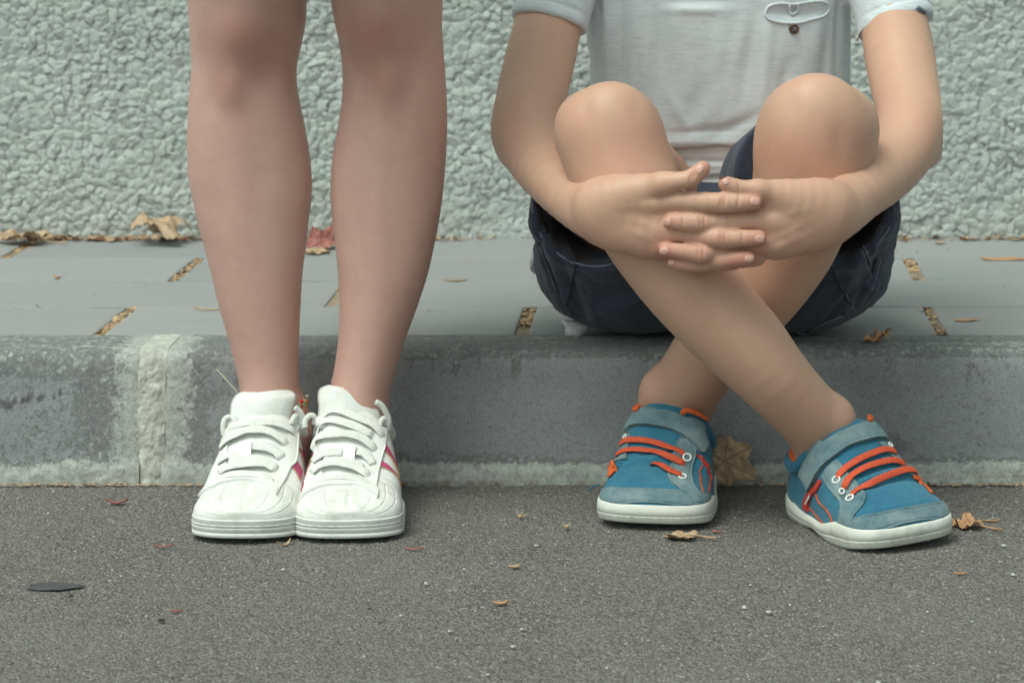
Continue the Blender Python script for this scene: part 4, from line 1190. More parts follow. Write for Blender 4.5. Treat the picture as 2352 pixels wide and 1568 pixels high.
def build_shirt_details():
    welt = [(1757, 34), (1764, 16), (1790, 8), (1820, 10), (1850, 6), (1878, 3), (1898, 8), (1903, 22), (1890, 38), (1862, 46), (1835, 53), (1800, 53), (1768, 46)]
    tube_mesh('pocket_welt', on_surface(SHIRT_TREE, welt, 80, .0008, True), .0016, M['shirt'], SHIRT, closed=True)
    loop = [(1812, 10), (1812, 26), (1818, 36), (1827, 30), (1832, 16), (1829, 8)]
    tube_mesh('button_loop', on_surface(SHIRT_TREE, loop, 30, .0022), .0014, M['shirt'], SHIRT)
    p, n = ray(SHIRT_TREE, 1823, 67)
    bm = bmesh.new()
    mx = Matrix.Translation(p + n * .0012) @ n.to_track_quat('Z', 'Y').to_matrix().to_4x4()
    prof = [(0, .0006), (.0025, .0006), (.0034, .0013), (.0046, .0016), (.0054, .0008), (.0054, -.0014)]
    rings = []
    for r, zz in prof:
        rings.append([bm.verts.new(mx @ Vector((r * math.cos(2 * math.pi * k / 28), r * math.sin(2 * math.pi * k / 28), zz))) for k in range(28 if r else 1)])
    for k in range(28): bm.faces.new((rings[0][0], rings[1][k], rings[1][(k + 1) % 28]))
    for i in range(1, len(rings) - 1):
        for k in range(28): bm.faces.new((rings[i][k], rings[i + 1][k], rings[i + 1][(k + 1) % 28], rings[i][(k + 1) % 28]))
    for fc in bm.faces: fc.smooth = True
    me = bpy.data.meshes.new('button'); bm.to_mesh(me); bm.free()
    bt = link_mesh('button', me, M['button'], SHIRT)
    for a in (-1, 1):
        x = on_surface(SHIRT_TREE, [(1819, 67 + 4 * a), (1827, 67 - 4 * a)], 5, .0028)
        tube_mesh('thread', x, .0006, M['stitch'], SHIRT)
    drape('sleeve_tag', SHIRT_TREE, [(2108, 14), (2126, 26)], [(2103, 20), (2124, 32)], M['stitch'], SHIRT, h=.0016, n=6, m=2, maxjump=.1)
build_shirt_details()

def build_shorts_details():
    T = SHORTS_TREE
    # pocket flap with puckered hem, left leg
    drape('pocket_flap', T, [(1233, 478), (1240, 520), (1252, 570), (1280, 640), (1300, 705)], [(1258, 470), (1282, 520), (1308, 570), (1322, 600), (1316, 640), (1300, 706)][:5] + [(1302, 706)], M['denim'], SHORTS, h=.0022, n=40, m=10, wrinkle=.0012, maxjump=.06)
    drape('pocket_edge', T, [(1232, 560), (1244, 620), (1270, 680), (1304, 730)], [(1240, 556), (1253, 612), (1281, 670), (1316, 720)], M['denim'], SHORTS, h=.0024, n=40, m=3, wrinkle=.0012, maxjump=.08)
    drape('pocket_flap', T, [(1905, 585), (1915, 620), (1935, 660), (1955, 700), (1962, 712)], [(1975, 560), (1990, 600), (2000, 630), (1990, 670), (1968, 712)], M['denim'], SHORTS, h=.0022, n=40, m=10, wrinkle=.0012, maxjump=.08)
    drape('pocket_edge', T, [(2022, 590), (2006, 650), (1976, 700), (1946, 728)], [(2012, 588), (1996, 642), (1966, 688), (1936, 716)], M['denim'], SHORTS, h=.0024, n=40, m=3, wrinkle=.0012, maxjump=.08)
    for pts in ([(1256, 480), (1280, 530), (1300, 575), (1314, 605)], [(1318, 610), (1310, 650), (1298, 700)], [(1240, 560), (1262, 620), (1290, 700)],
                [(1905, 590), (1925, 640), (1962, 712)], [(1980, 560), (1998, 610), (1975, 690)], [(1845, 775), (1872, 752), (1906, 735), (1940, 722)]):
        tube_mesh('seam', on_surface(T, pts, 40, .0012), .00095, M['stitch'], SHORTS, K=6)
    # hem ribs round the leg holes (along the real rim of each opening)
    for cx, cz, rx, rz, sgn in ((-.0835, .2865, .0625, .0635, -1), (.1495, .2900, .0645, .0635, 1)):
        P = []
        for k in range(90):
            a = 2 * math.pi * k / 90
            X, Z = cx + rx * math.cos(a), cz + rz * math.sin(a)
            if sgn < 0: Y = 2.764 - (-.05 * (X + .085) - .05 * (Z - .28)) * -1
            else: Y = 2.752 + .10 * (X - .15) - .05 * (Z - .29)
            P.append((X, Y, Z))
        tube_mesh('hem', np.array(P), .0013, M['stitch'], SHORTS, K=6, closed=True)
build_shorts_details()

# ------------------------------------------------------------------ shoes
class Shoe:
    def __init__(s, origin, yaw, stations, parent, name='sneaker', roll=0.0, pitch=0.0, lift=0.0, e1=.80, e2=.78, ns=170, nv=121, toe_p=2.6, th0=.35):
        s.R = Matrix.Translation(Vector((origin[0], origin[1], lift))) @ Matrix.Rotation(yaw, 4, 'Z') @ Matrix.Rotation(pitch, 4, 'X') @ Matrix.Rotation(roll, 4, 'Y')
        s.root = parent
        st = np.array(stations, float)   # s, xl, xr, zb, zt, xt
        L = st[-1, 0]; s.L = L
        w = np.linspace(0, 1, ns)
        ss = L * (w ** 1.7 * .75 + w * .25)
        s.ss = ss
        cols = [np.interp(ss, st[:, 0], st[:, c]) for c in range(1, 6)]
        def sm(a):
            k = 7; b = np.pad(a, k // 2, 'edge'); b = np.convolve(b, np.ones(k) / k, 'valid'); b[:2] = a[:2]; return b
        cols = [sm(sm(c)) for c in cols]
        xl, xr, zb, zt, xt = cols
        rt = np.clip(ss / .034, 0, 1); toe = (1 - (1 - rt) ** toe_p) ** (1 / toe_p)
        rh = np.clip((L - ss) / .040, 0, 1); heel = (1 - (1 - rh) ** 2.1) ** (1 / 2.1)
        tw = toe * heel
        s.xl, s.xr = xl * tw, xr * tw
        s.zb = zb; th = th0 + (1 - th0) * np.clip(ss / .016, 0, 1) ** .7; th[0] = 0.0
        hh = np.clip((L - ss) / .010, 0, 1) ** .5
        s.zt = zb + (zt - zb) * np.minimum(th, 1) * (.0 + hh)
        s.xt = xt * tw
        v = np.linspace(-1, 1, nv); a = v * np.pi / 2
        sx = np.sign(v) * np.abs(np.sin(a)) ** e1; cz = np.clip(np.cos(a), 0, 1) ** e2
        s.v = v
        half = np.where(v[None] < 0, -(s.xl - s.xt)[:, None], (s.xr - s.xt)[:, None])
        X = s.xt[:, None] + half * sx[None]
        Z = s.zb[:, None] + (s.zt - s.zb)[:, None] * cz[None]
        Yl = np.repeat(ss[:, None], nv, 1)
        s.P = np.stack([X, Yl, Z], -1)
        s.ns, s.nv = ns, nv
    def displace(s, fn):
        N = s.normals_local()
        s.P = s.P + N * fn(s.P)[:, :, None]
    def normals_local(s):
        du = np.gradient(s.P, axis=0); dv = np.gradient(s.P, axis=1)
        n = np.cross(dv, du); n /= np.maximum(np.linalg.norm(n, axis=2), 1e-9)[:, :, None]
        n = np.where(n[:, :, 2:3] + n[:, :, 0:1] * np.sign(s.P[:, :, 0:1]) < 0, -n, n)
        return n
    def finish(s, mat, name='upper'):
        mx = np.array(s.R)
        s.G = s.P @ mx[:3, :3].T + mx[:3, 3]
        F = grid_faces(s.ns, s.nv)
        V = s.G.reshape(-1, 3)
        s.N = s.normals_local() @ mx[:3, :3].T
        s.tree = BVHTree.FromPolygons([tuple(p) for p in V], [tuple(int(i) for i in f) for f in F])
        # orient
        me = np_mesh(name, V, F)
        s.upper = link_mesh(name, me, mat, s.root)
        return s.upper
    def uv(s, px, py):
        """surface coordinates (i, j) met by a sight line"""
        best = None
        for dx, dy in ((0, 0), (3, 0), (-3, 0), (0, 3), (0, -3), (8, 0), (-8, 0), (0, 8), (0, -8), (16, 0), (-16, 0), (25, 0), (-25, 0)):
            d = (W(px + dx, py + dy, 2.6) - CAM).normalized()
            p, n, i, t = s.tree.ray_cast(CAM, d, 12)
            if p is not None: best = (p, i); break
        if best is None:
            pp = np.array(proj(s.G.reshape(-1, 3))); k = int(np.argmin((pp[0] - px) ** 2 + (pp[1] - py) ** 2))
            return (float(k // s.nv), float(k % s.nv))
        p, i = best
        a, b = divmod(i, s.nv - 1)
        A = s.G[a, b]; e1 = s.G[a + 1, b] - A; e2 = s.G[a, b + 1] - A; q = np.array(p) - A
        M2 = np.array([[e1 @ e1, e1 @ e2], [e1 @ e2, e2 @ e2]]) + np.eye(2) * 1e-12
        u, w = np.linalg.solve(M2, [q @ e1, q @ e2])
        return (a + float(np.clip(u, 0, 1)), b + float(np.clip(w, 0, 1)))
    def loc(s, sl, v):
        return (float(np.interp(sl, s.ss, np.arange(s.ns))), (v + 1) / 2 * (s.nv - 1))
    def q(s, p):
        return s.loc(p[1], p[2]) if p[0] == 's' else s.uv(p[0], p[1])
    def at(s, ij):
        ij = np.atleast_2d(ij)
        i = np.clip(ij[:, 0], 0, s.ns - 1.001); j = np.clip(ij[:, 1], 0, s.nv - 1.001)
        a = i.astype(int); b = j.astype(int); fu = (i - a)[:, None]; fv = (j - b)[:, None]
        def bl(G): return G[a, b] * (1 - fu) * (1 - fv) + G[a + 1, b] * fu * (1 - fv) + G[a, b + 1] * (1 - fu) * fv + G[a + 1, b + 1] * fu * fv
        n = bl(s.N); n /= np.maximum(np.linalg.norm(n, axis=1), 1e-9)[:, None]
        return bl(s.G), n
    def patch(s, name, A, B, mat, h=.0014, n=48, m=10, parent=None, lines=None, bulge=0.0, rough=0.0):
        A = catmull([s.q(p) for p in A], n); B = catmull([s.q(p) for p in B], n)
        t = np.linspace(0, 1, m + 1)
        IJ = A[:, None, :] * (1 - t)[None, :, None] + B[:, None, :] * t[None, :, None]
        P, N = s.at(IJ.reshape(-1, 2))
        hh = np.full((n, m + 1), h)
        hh = hh + bulge * np.sin(np.pi * t)[None, :]
        e = np.minimum(np.minimum(np.arange(n)[:, None], n - 1 - np.arange(n)[:, None]) * 1.0, np.minimum(np.arange(m + 1)[None], m - np.arange(m + 1)[None]) * 1.0)
        if rough: hh = hh + rough * fbm(P[:, 0].reshape(n, -1) * 200, P[:, 2].reshape(n, -1) * 200, 0, 2)
        if lines is not None: hh = hh + lines(np.linspace(0, 1, n)[:, None], t[None, :])
        top = P + N * hh.reshape(-1, 1); low = P - N * .002
        K = m + 1
        ring = [(i, 0) for i in range(n)] + [(n - 1, j) for j in range(1, K)] + [(i, m) for i in range(n - 2, -1, -1)] + [(0, j) for j in range(m - 1, 0, -1)]
        V = list(top) + [low[i * K + j] for i, j in ring]
        F = [tuple(f) for f in grid_faces(n, K)]; R = len(ring); base = n * K
        for k in range(R):
            a = ring[k][0] * K + ring[k][1]; b = ring[(k + 1) % R][0] * K + ring[(k + 1) % R][1]
            F.append((a, b, base + (k + 1) % R, base + k))
        ed = np.zeros(len(V))
        for (i, j) in ring: ed[i * K + j] = 1
        me = np_mesh(name, V, F, attrs={'edge': ed})
        bm = bmesh.new(); bm.from_mesh(me); bmesh.ops.recalc_face_normals(bm, faces=bm.faces)
        sharp = [x for x in bm.edges if x.calc_face_angle(0) > 1.0]
        for x in sharp: x.smooth = False
        bm.to_mesh(me); bm.free()
        return link_mesh(name, me, mat, parent or s.upper)
    def ribbon(s, name, pts, width, mat, h=.002, thick=.0016, arch=0.0, n=36, parent=None, sink=True, wob=0.0):
        IJ = catmull([s.q(p) for p in pts], n)
        P, N = s.at(IJ)
        for k in range(9):
            P[1:-1] = (P[:-2] + 2 * P[1:-1] + P[2:]) / 4; N[1:-1] = (N[:-2] + 2 * N[1:-1] + N[2:]) / 4
        N /= np.linalg.norm(N, axis=1)[:, None]
        t = np.linspace(0, 1, n)
        lift = h + arch * np.sin(np.pi * t)
        if sink: lift = lift * (sstep(0, .10, t) * sstep(0, .10, 1 - t) * 1.25 - .25)
        T = np.gradient(P, axis=0); T /= np.linalg.norm(T, axis=1)[:, None]
        Sd = np.cross(T, N); Sd /= np.linalg.norm(Sd, axis=1)[:, None]
        P = P + N * lift[:, None]
        wv = width * (1 + wob * vnoise(t * 9, 3, len(pts) + pts[0][0] * .01)) / 2
        taper = .55 + .45 * sstep(0, .12, t) * sstep(0, .12, 1 - t)
        wv = wv * taper
        prof = [(-1, 0), (-.88, .7), (-.45, 1), (0, 1.08), (.45, 1), (.88, .7), (1, 0), (.8, -.6), (0, -.8), (-.8, -.6)]
        V = []
        for i in range(n):
            for a, b in prof: V.append(P[i] + Sd[i] * a * wv[i] + N[i] * b * thick / 2)
        K = len(prof)
        F = [tuple(f) for f in grid_faces(n, K, wrap_v=True)] + [tuple(range(K))[::-1], tuple(range((n - 1) * K, n * K))]
        me = bpy.data.meshes.new(name); me.from_pydata([tuple(x) for x in V], [], F)
        me.polygons.foreach_set('use_smooth', [True] * len(me.polygons))
        bm = bmesh.new(); bm.from_mesh(me); bmesh.ops.recalc_face_normals(bm, faces=bm.faces); bm.to_mesh(me); bm.free()
        return link_mesh(name, me, mat, parent or s.upper)
    def cord(s, name, pts, r, mat, lift=.001, n=50, K=6, parent=None, closed=False):
        P, N = s.at(catmull([s.q(p) for p in pts], n))
        return tube_mesh(name, P + N * lift, r, mat, parent or s.upper, K=K, closed=closed)
    def ring(s, name, p, R, r, mat, lift=.0022, parent=None):
        P, N = s.at([s.q(p)]); P, N = Vector(P[0]), Vector(N[0])
        qd = N.to_track_quat('Z', 'Y')
        pts = [P + N * lift + qd @ Vector((R * math.cos(a), R * math.sin(a), 0)) for a in np.linspace(0, 2 * math.pi, 24, endpoint=False)]
        return tube_mesh(name, [tuple(x) for x in pts], r, mat, parent or s.upper, K=8, closed=True, flat=np.array(N))
    def outline(s, grow, n=150):
        """closed outline in the shoe's own frame"""
        ss = np.concatenate([np.linspace(0, .012, 26)[:-1], np.linspace(.012, s.L - .012, 70)[:-1], np.linspace(s.L - .012, s.L, 20)])
        l = np.interp(ss, s.ss, s.xl); r = np.interp(ss, s.ss, s.xr)
        P = np.concatenate([np.stack([l, ss], 1), np.stack([r, ss], 1)[::-1][1:-1]])
        T = np.roll(P, -1, 0) - np.roll(P, 1, 0); T /= np.maximum(np.linalg.norm(T, axis=1), 1e-9)[:, None]
        Nn = np.stack([-T[:, 1], T[:, 0]], 1)
        c = P.mean(0); sg = np.sign(((P - c) * Nn).sum(1).mean())
        for k in range(3): Nn = (np.roll(Nn, 1, 0) + Nn + np.roll(Nn, -1, 0)); Nn /= np.linalg.norm(Nn, axis=1)[:, None]
        return P, Nn * sg
    def sole(s, name, mat, levels, topfn, botfn=None, parent=None):
        """levels: list of (t, grow): t 0 bottom .. 1 top"""
        P, Nn = s.outline(0)
        # resample evenly
        d = np.concatenate([[0], np.cumsum(np.linalg.norm(np.diff(np.vstack([P, P[:1]]), axis=0), axis=1))])
        m = 240; u = np.linspace(0, d[-1], m, endpoint=False)
        Pc = np.vstack([P, P[:1]]); Nc = np.vstack([Nn, Nn[:1]])
        P = np.stack([np.interp(u, d, Pc[:, k]) for k in (0, 1)], 1); Nn = np.stack([np.interp(u, d, Nc[:, k]) for k in (0, 1)], 1)
        for k in range(4): P = (np.roll(P, 1, 0) + 2 * P + np.roll(P, -1, 0)) / 4
        top = topfn(P[:, 1]); bot = botfn(P[:, 1]) if botfn else np.zeros(m)
        mx = np.array(s.R); V = []
        for t, g in levels:
            gg = g(P[:, 1], u) if callable(g) else g
            Q = P + Nn * (np.asarray(gg) * np.ones(m))[:, None]
            z = bot + (top - bot) * t
            V.append(np.concatenate([Q, z[:, None]], 1))
        k = len(levels)
        # cap bottom and top by shrinking rings
        cen = P.mean(0)
        for sc in (.8, .4, .02):
            Q = P.copy(); Q[:, 0] *= sc; z = bot + (top - bot) * levels[-1][0]; Q[:, 1] = s.L / 2 + (Q[:, 1] - s.L / 2) * (sc * .5 + .5 if sc > .1 else .5)
            V.append(np.concatenate([Q, z[:, None]], 1))
        low = []
        for sc in (.8, .02):
            Q = P.copy(); Q[:, 0] *= sc; Q[:, 1] = s.L / 2 + (Q[:, 1] - s.L / 2) * (sc * .5 + .5); low.append(np.concatenate([Q, bot[:, None]], 1))
        V = low[::-1] + V
        V = np.concatenate(V) @ mx[:3, :3].T + mx[:3, 3]
        me = np_mesh(name, V, grid_faces(k + 5, m, wrap_v=True))
        bm = bmesh.new(); bm.from_mesh(me); bmesh.ops.recalc_face_normals(bm, faces=bm.faces); bm.to_mesh(me); bm.free()
        return link_mesh(name, me, mat, parent or s.root)

def local_curve(sh, pts, n, closed=True):
    P = catmull(list(pts) + ([pts[0]] if closed else []), n + 1)[:-1] if closed else catmull(pts, n)
    mx = np.array(sh.R); return np.asarray(P) @ mx[:3, :3].T + mx[:3, 3]

def padded_sheet(name, rows, mat, parent, thick=.006, n=30, m=24, curve=.010):
    """padded tongue: rows of (left, centre depth, right) given by sight lines at depth"""
    L = catmull([(r[0], r[1], r[4]) for r in rows], n); R = catmull([(r[2], r[3], r[4]) for r in rows], n)
    V = []
    for side in (0, 1):
        for i in range(n):
            for j in range(m + 1):
                t = j / m; x = L[i, 0] * (1 - t) + R[i, 0] * t; y = L[i, 1] * (1 - t) + R[i, 1] * t
                c = (2 * t - 1)
                Y = L[i, 2] + curve * c * c
                edge = min(1, 6 * min(t, 1 - t)) ** .5 * min(1, (n - 1 - i) / 4) ** .5
                p = W(x, y, Y)
                p.y += (-thick * .5 if side == 0 else thick * .5) * edge
                V.append(tuple(p))
    K = m + 1
    F = [tuple(f) for f in grid_faces(n, K)] + [tuple(int(x) + n * K for x in f[::-1]) for f in grid_faces(n, K)]
    ring = [(i, 0) for i in range(n)] + [(n - 1, j) for j in range(1, K)] + [(i, m) for i in range(n - 2, -1, -1)] + [(0, j) for j in range(m - 1, 0, -1)]
    for k in range(len(ring)):
        a = ring[k][0] * K + ring[k][1]; b = ring[(k + 1) % len(ring)][0] * K + ring[(k + 1) % len(ring)][1]
        F.append((a, b, b + n * K, a + n * K))
    me = bpy.data.meshes.new(name); me.from_pydata(V, [], F)
    bm = bmesh.new(); bm.from_mesh(me); bmesh.ops.remove_doubles(bm, verts=bm.verts, dist=.00005); bmesh.ops.recalc_face_normals(bm, faces=bm.faces)
    for fc in bm.faces: fc.smooth = True
    bm.to_mesh(me); bm.free()
    return link_mesh(name, me, mat, parent)

# ---- white sneakers of the girl
def c1(x, y): return (402.0 + x * .2563, 861.3 + y * .2563)      # reading coordinates of the close-up of the white shoes
def cc(*pts): return [c1(*p) if p[0] != 's' else p for p in pts]

def zigzag_stripe(sh, a0, a1, b0, b1, name='stripe', teeth=9):
    """pinked stripe between two lines; a: toothed edge, b: plain edge (surface coords)"""
    qa0, qa1, qb0, qb1 = [np.array(sh.q(p)) for p in (a0, a1, b0, b1)]
    n = teeth * 2 + 1; V = []; F = []
    for i in range(n):
        t = i / (n - 1)
        A = qa0 * (1 - t) + qa1 * t; B = qb0 * (1 - t) + qb1 * t
        if i % 2: A = A + (B - A) * .17
        row = np.array([A, A * .6 + B * .4, B])
        P, N = sh.at(row)
        for k in range(3): V.append(tuple(P[k] + N[k] * .0011))
        V.append(tuple(P[0] - N[0] * .001)); V.append(tuple(P[2] - N[2] * .001))
    for i in range(n - 1):
        a = i * 5; b = a + 5
        F += [(a, a + 1, b + 1, b), (a + 1, a + 2, b + 2, b + 1), (a + 3, a, b, b + 3), (a + 2, a + 4, b + 4, b + 2)]
    me = bpy.data.meshes.new(name); me.from_pydata(V, [], F)
    bm = bmesh.new(); bm.from_mesh(me); bmesh.ops.recalc_face_normals(bm, faces=bm.faces); bm.to_mesh(me); bm.free()
    o = link_mesh(name, me, M['pink'], sh.upper)
    sh_cord = [tuple(qb0 * (1 - t) + qb1 * t) for t in np.linspace(0, 1, 12)]
    P, N = sh.at(np.array(sh_cord)); tube_mesh('stitching', P + N * .0009, .0005, M['gold'], sh.upper, K=5)
    return o

WST = [(0, -.0482, .0482, .018, .032, .0), (.01, -.0482, .0482, .018, .034, 0), (.03, -.0482, .0482, .018, .040, 0), (.055, -.0482, .0482, .018, .0440, 0), (.070, -.048, .048, .018, .051, 0), (.085, -.046, .047, .018, .066, 0), (.100, -.043, .044, .018, .081, 0), (.115, -.040, .042, .018, .094, 0), (.126, -.038, .040, .018, .098, 0),
       (.145, -.036, .038, .018, .085, 0), (.17, -.034, .036, .018, .070, 0), (.20, -.033, .034, .018, .068, 0), (.225, -.031, .032, .018, .068, 0), (.232, -.030, .031, .018, .064, 0)]

def white_shoe(origin, yaw, which):
    root = empty('sneaker', (origin[0], origin[1], 0)); root.parent = girl; root.matrix_parent_inverse = world_mx(girl).inverted()
    sh = Shoe(origin, yaw, WST, root, e1=.74, e2=.70, th0=.68)
    # creases over the toes
    sh.displace(lambda P: -.0010 * np.exp(-((P[:, :, 1] - .066) / .003) ** 2) * (np.abs(P[:, :, 0]) > .02) + .0004 * fbm(P[:, :, 0] * 80, P[:, :, 1] * 80, which, 3))
    sh.finish(M['leather'])
    # rubber cup sole
    def tread(s_, u): return np.full_like(s_, .0022)
    lv = [(0.0, -.0015), (.03, .0012), (.08, .0026), (.28, .0028), (.30, .0020), (.33, .0027), (.50, .0028), (.535, .0030), (.56, .0012), (.60, .0014), (.63, .0030), (.66, lambda s_, u: .0030 - .0007 * (np.sin(u * 700) > .2)), (.70, .0030), (.73, .0020), (.76, .0027), (.80, .0020), (.83, .0027), (.88, .0020), (.92, .0026), (.97, .0018), (1.0, -.001)]
    sh.sole('sole', M['rubber'], lv, lambda s_: .0212 - .0020 * sstep(.05, .08, s_) + 0 * s_, lambda s_: .0034 * sstep(.045, .0, s_), parent=root)
    # shell toe cap with its fan of ribs
    def ribs(t, w):
        r = 0
        for c in (.14, .26, .38, .5, .62, .74, .86):
            r = r - .0013 * np.exp(-((w - (.5 + (c - .5) * (1.0 - .18 * t ** 1.5))) / .005) ** 2) * sstep(.12, .25, t) * sstep(1.0, .9, t)
        rr = .00025 * np.sin(w * 240) * np.sin(t * 90) * (sstep(.25, .3, t)) * (w > .5)
        return r + rr
    n, m = 60, 150
    A = [('s', .0012, -1), ('s', .004, -.99), ('s', .02, -.985), ('s', .036, -.97), ('s', .054, -.55)]
    # cap as one field in (s, v): rows run backwards from the toe
    rows = []
    T = np.linspace(0, 1, n); Wv = np.linspace(0, 1, m + 1)
    IJ = np.zeros((n, m + 1, 2))
    for i, t in enumerate(T):
        for j, w in enumerate(Wv):
            v = (w * 2 - 1) * .995
            back = .056 - .022 * abs(v) ** 2.2
            s0 = sh.ss[1]; IJ[i, j] = (t / .12, (v + 1) / 2 * (sh.nv - 1)) if t < .12 else sh.loc(s0 + (back - s0) * ((t - .12) / .88) ** 1.25, v)
    P, N = sh.at(IJ.reshape(-1, 2))
    hh = (.0013 + ribs(T[:, None], Wv[None]))
    V = (P + N * hh.reshape(-1, 1)).reshape(n, m + 1, 3)
    lowrow = (P - N * .002).reshape(n, m + 1, 3)[-1:]
    V = np.concatenate([V, lowrow], 0)
    me = np_mesh('toe_cap', V.reshape(-1, 3), grid_faces(n + 1, m + 1))
    bm = bmesh.new(); bm.from_mesh(me); bmesh.ops.recalc_face_normals(bm, faces=bm.faces); bm.to_mesh(me); bm.free()
    link_mesh('toe_cap', me, M['rubber'], root)
    if which == 0:
        right = cc((905, 1088), (955, 990), (1020, 850), (1085, 700), (1140, 560), (1120, 460)); rin = cc((830, 1005), (850, 905), (890, 790), (940, 680), (1000, 560), (1050, 450))
        left = [c1(232, 1098), c1(285, 1000), ('s', .085, -.72), ('s', .10, -.70), ('s', .112, -.66), ('s', .122, -.60)]; lin = cc((430, 985), (455, 895), (465, 790), (475, 680), (495, 560), (505, 470))
        front = (cc((232, 1098), (330, 1030), (430, 985), (620, 960), (750, 985), (830, 1025), (905, 1088)), cc((300, 1000), (370, 960), (440, 930), (620, 905), (760, 925), (840, 955), (915, 1030)))
        laces = [((345, 985), (450, 932), (620, 915), (780, 930), (868, 992)), ((385, 905), (480, 848), (640, 818), (800, 812), (925, 872)), ((385, 805), (470, 748), (600, 722)), ((470, 800), (620, 775), (790, 790), (925, 872)),
                 ((680, 655), (760, 655), (870, 680), (968, 768)), ((400, 700), (475, 615), (620, 530), (760, 510), (900, 555), (1018, 662)), ((405, 640), (480, 560), (640, 500), (800, 510)), ((412, 592), (490, 510), (640, 462), (800, 445), (950, 470), (1085, 565))]
        keep = (cc((590, 625), (582, 690), (580, 762)), cc((698, 628), (690, 695), (688, 764)))
        st = [(c1(1140, 590), c1(1185, 690), c1(1090, 650), c1(1150, 790)), (c1(1065, 735), c1(1140, 860), c1(1032, 800), c1(1115, 945))]
        loops = [[(440, 540), (432, 470), (445, 400), (490, 372)], [(1075, 290), (1120, 330), (1150, 400), (1150, 470)], [(1040, 440), (1075, 370), (1120, 360), (1130, 440)]]
    else:
        right = cc((1808, 1115), (1800, 1020), (1815, 900), (1845, 760), (1875, 640), (1890, 500)); rin = cc((1650, 1005), (1640, 905), (1680, 780), (1730, 660), (1790, 540), (1810, 450))
        left = cc((1130, 1130), (1170, 1000), (1200, 870), (1190, 740), (1175, 610), (1180, 480)); lin = cc((1330, 1000), (1325, 885), (1310, 770), (1285, 650), (1250, 540), (1230, 440))
        front = (cc((1130, 1132), (1230, 1050), (1360, 1010), (1520, 1003), (1640, 1010), (1730, 1050), (1808, 1115)), cc((1190, 1040), (1270, 975), (1370, 945), (1520, 938), (1650, 945), (1740, 985), (1815, 1040)))
        laces = [((1225, 1022), (1300, 968), (1480, 950), (1650, 968), (1745, 1030)), ((1225, 906), (1300, 838), (1440, 808), (1600, 840), (1745, 942)), ((1240, 806), (1310, 738), (1420, 712), (1520, 712)), ((1320, 800), (1440, 790), (1560, 800), (1690, 870)),
                 ((1610, 700), (1700, 722), (1778, 822)), ((1205, 695), (1270, 606), (1400, 556), (1560, 552), (1700, 600), (1812, 712)), ((1180, 590), (1215, 505), (1320, 440), (1450, 425), (1600, 470), (1700, 520), (1790, 560)),
                 ((1225, 440), (1262, 385), (1350, 345), (1480, 350), (1650, 415), (1790, 480), (1862, 600))]
        keep = (cc((1525, 650), (1515, 710), (1508, 780)), cc((1625, 660), (1615, 720), (1608, 792)))
        st = [(c1(1885, 610), c1(2010, 870), c1(1862, 668), c1(2008, 915)), (c1(1843, 758), c1(2015, 940), c1(1828, 822), c1(2020, 988))]
        loops = [[(1165, 470), (1170, 400), (1215, 360), (1250, 380), (1245, 435)], [(1800, 240), (1850, 270), (1895, 340), (1920, 420), (1895, 490)], [(1830, 470), (1850, 410), (1875, 390), (1890, 440)]]
    sh.patch('eyestay', left, lin, M['leather'], h=.0020, n=60, m=8)
    sh.patch('eyestay', rin, right, M['leather'], h=.0020, n=60, m=8)
    sh.patch('vamp_edge', front[0], front[1], M['leather'], h=.0040, n=60, m=5)
    for k, l in enumerate(laces):
        sh.ribbon('lace', [c1(*p) for p in l],   .0092, M['lace'], h=.0032 + .0012 * (k % 2), thick=.0014, arch=.0014, wob=.16, parent=root)
    sh.patch('lace_keeper', keep[0], keep[1], M['leather'], h=.0064, n=10, m=6)
    # eyelet tabs between laces are creased leather: pink stripes on the outer and inner sides
    for a0, a1, b0, b1 in st:
        zigzag_stripe(sh, a0, a1, b0, b1)
    for dv in ((.086, .104), (.118, .136), (.150, .168)):      # the hidden side
        zigzag_stripe(sh, ('s', dv[0], -.62), ('s', dv[0] - .034, -.96), ('s', dv[0] + .010, -.62), ('s', dv[0] - .024, -.96))
    sd = sh.loc(.16, 0)
    # stitched side seam
    sh.cord('seam', [right[0], right[1], right[2], right[3], right[4]], .0009, M['lace'], lift=.0021)
    # tongue
    if which == 0:
        rows = [c1(505, 560) + c1(1010, 560) + (2.674,), c1(495, 430) + c1(1030, 430) + (2.677,), c1(488, 330) + c1(1060, 310) + (2.680,), c1(505, 235) + c1(1092, 200) + (2.684,), c1(560, 165) + c1(1080, 160) + (2.688,), c1(680, 128) + c1(1010, 124) + (2.690,)]
    else:
        rows = [c1(1240, 520) + c1(1790, 560) + (2.674,), c1(1270, 400) + c1(1810, 500) + (2.677,), c1(1282, 290) + c1(1835, 450) + (2.680,), c1(1275, 190) + c1(1850, 350) + (2.684,), c1(1295, 120) + c1(1760, 225) + (2.688,), c1(1370, 85) + c1(1560, 118) + (2.690,)]
    padded_sheet('tongue', rows, M['leather'], root, thick=.009, curve=.010)
    for l in loops:
        Y0_ = 2.672
        P = np.array([tuple(W(*c1(*q), Y0_ + .006 * k / 3)) for k, q in enumerate(l)]); P = catmull(P, 24)
        tube_mesh('lace', P, .0028, M['lace'], root, K=8)
    # padded collar round the ankle
    P = local_curve(sh, [(-.030, .118, .088), (-.034, .145, .070), (-.032, .175, .062), (-.024, .205, .066), (0, .222, .072), (.024, .205, .066), (.031, .175, .062), (.033, .145, .070), (.030, .118, .084)], 60, False)
    tube_mesh('collar', P, .0065, M['leather'], root, K=12)
    return sh
SH_W0 = white_shoe((W(556, 0, 2.565).x, 2.559), math.radians(-1.0), 0)
SH_W1 = white_shoe((W(800, 0, 2.565).x, 2.559), math.radians(4.0), 1)

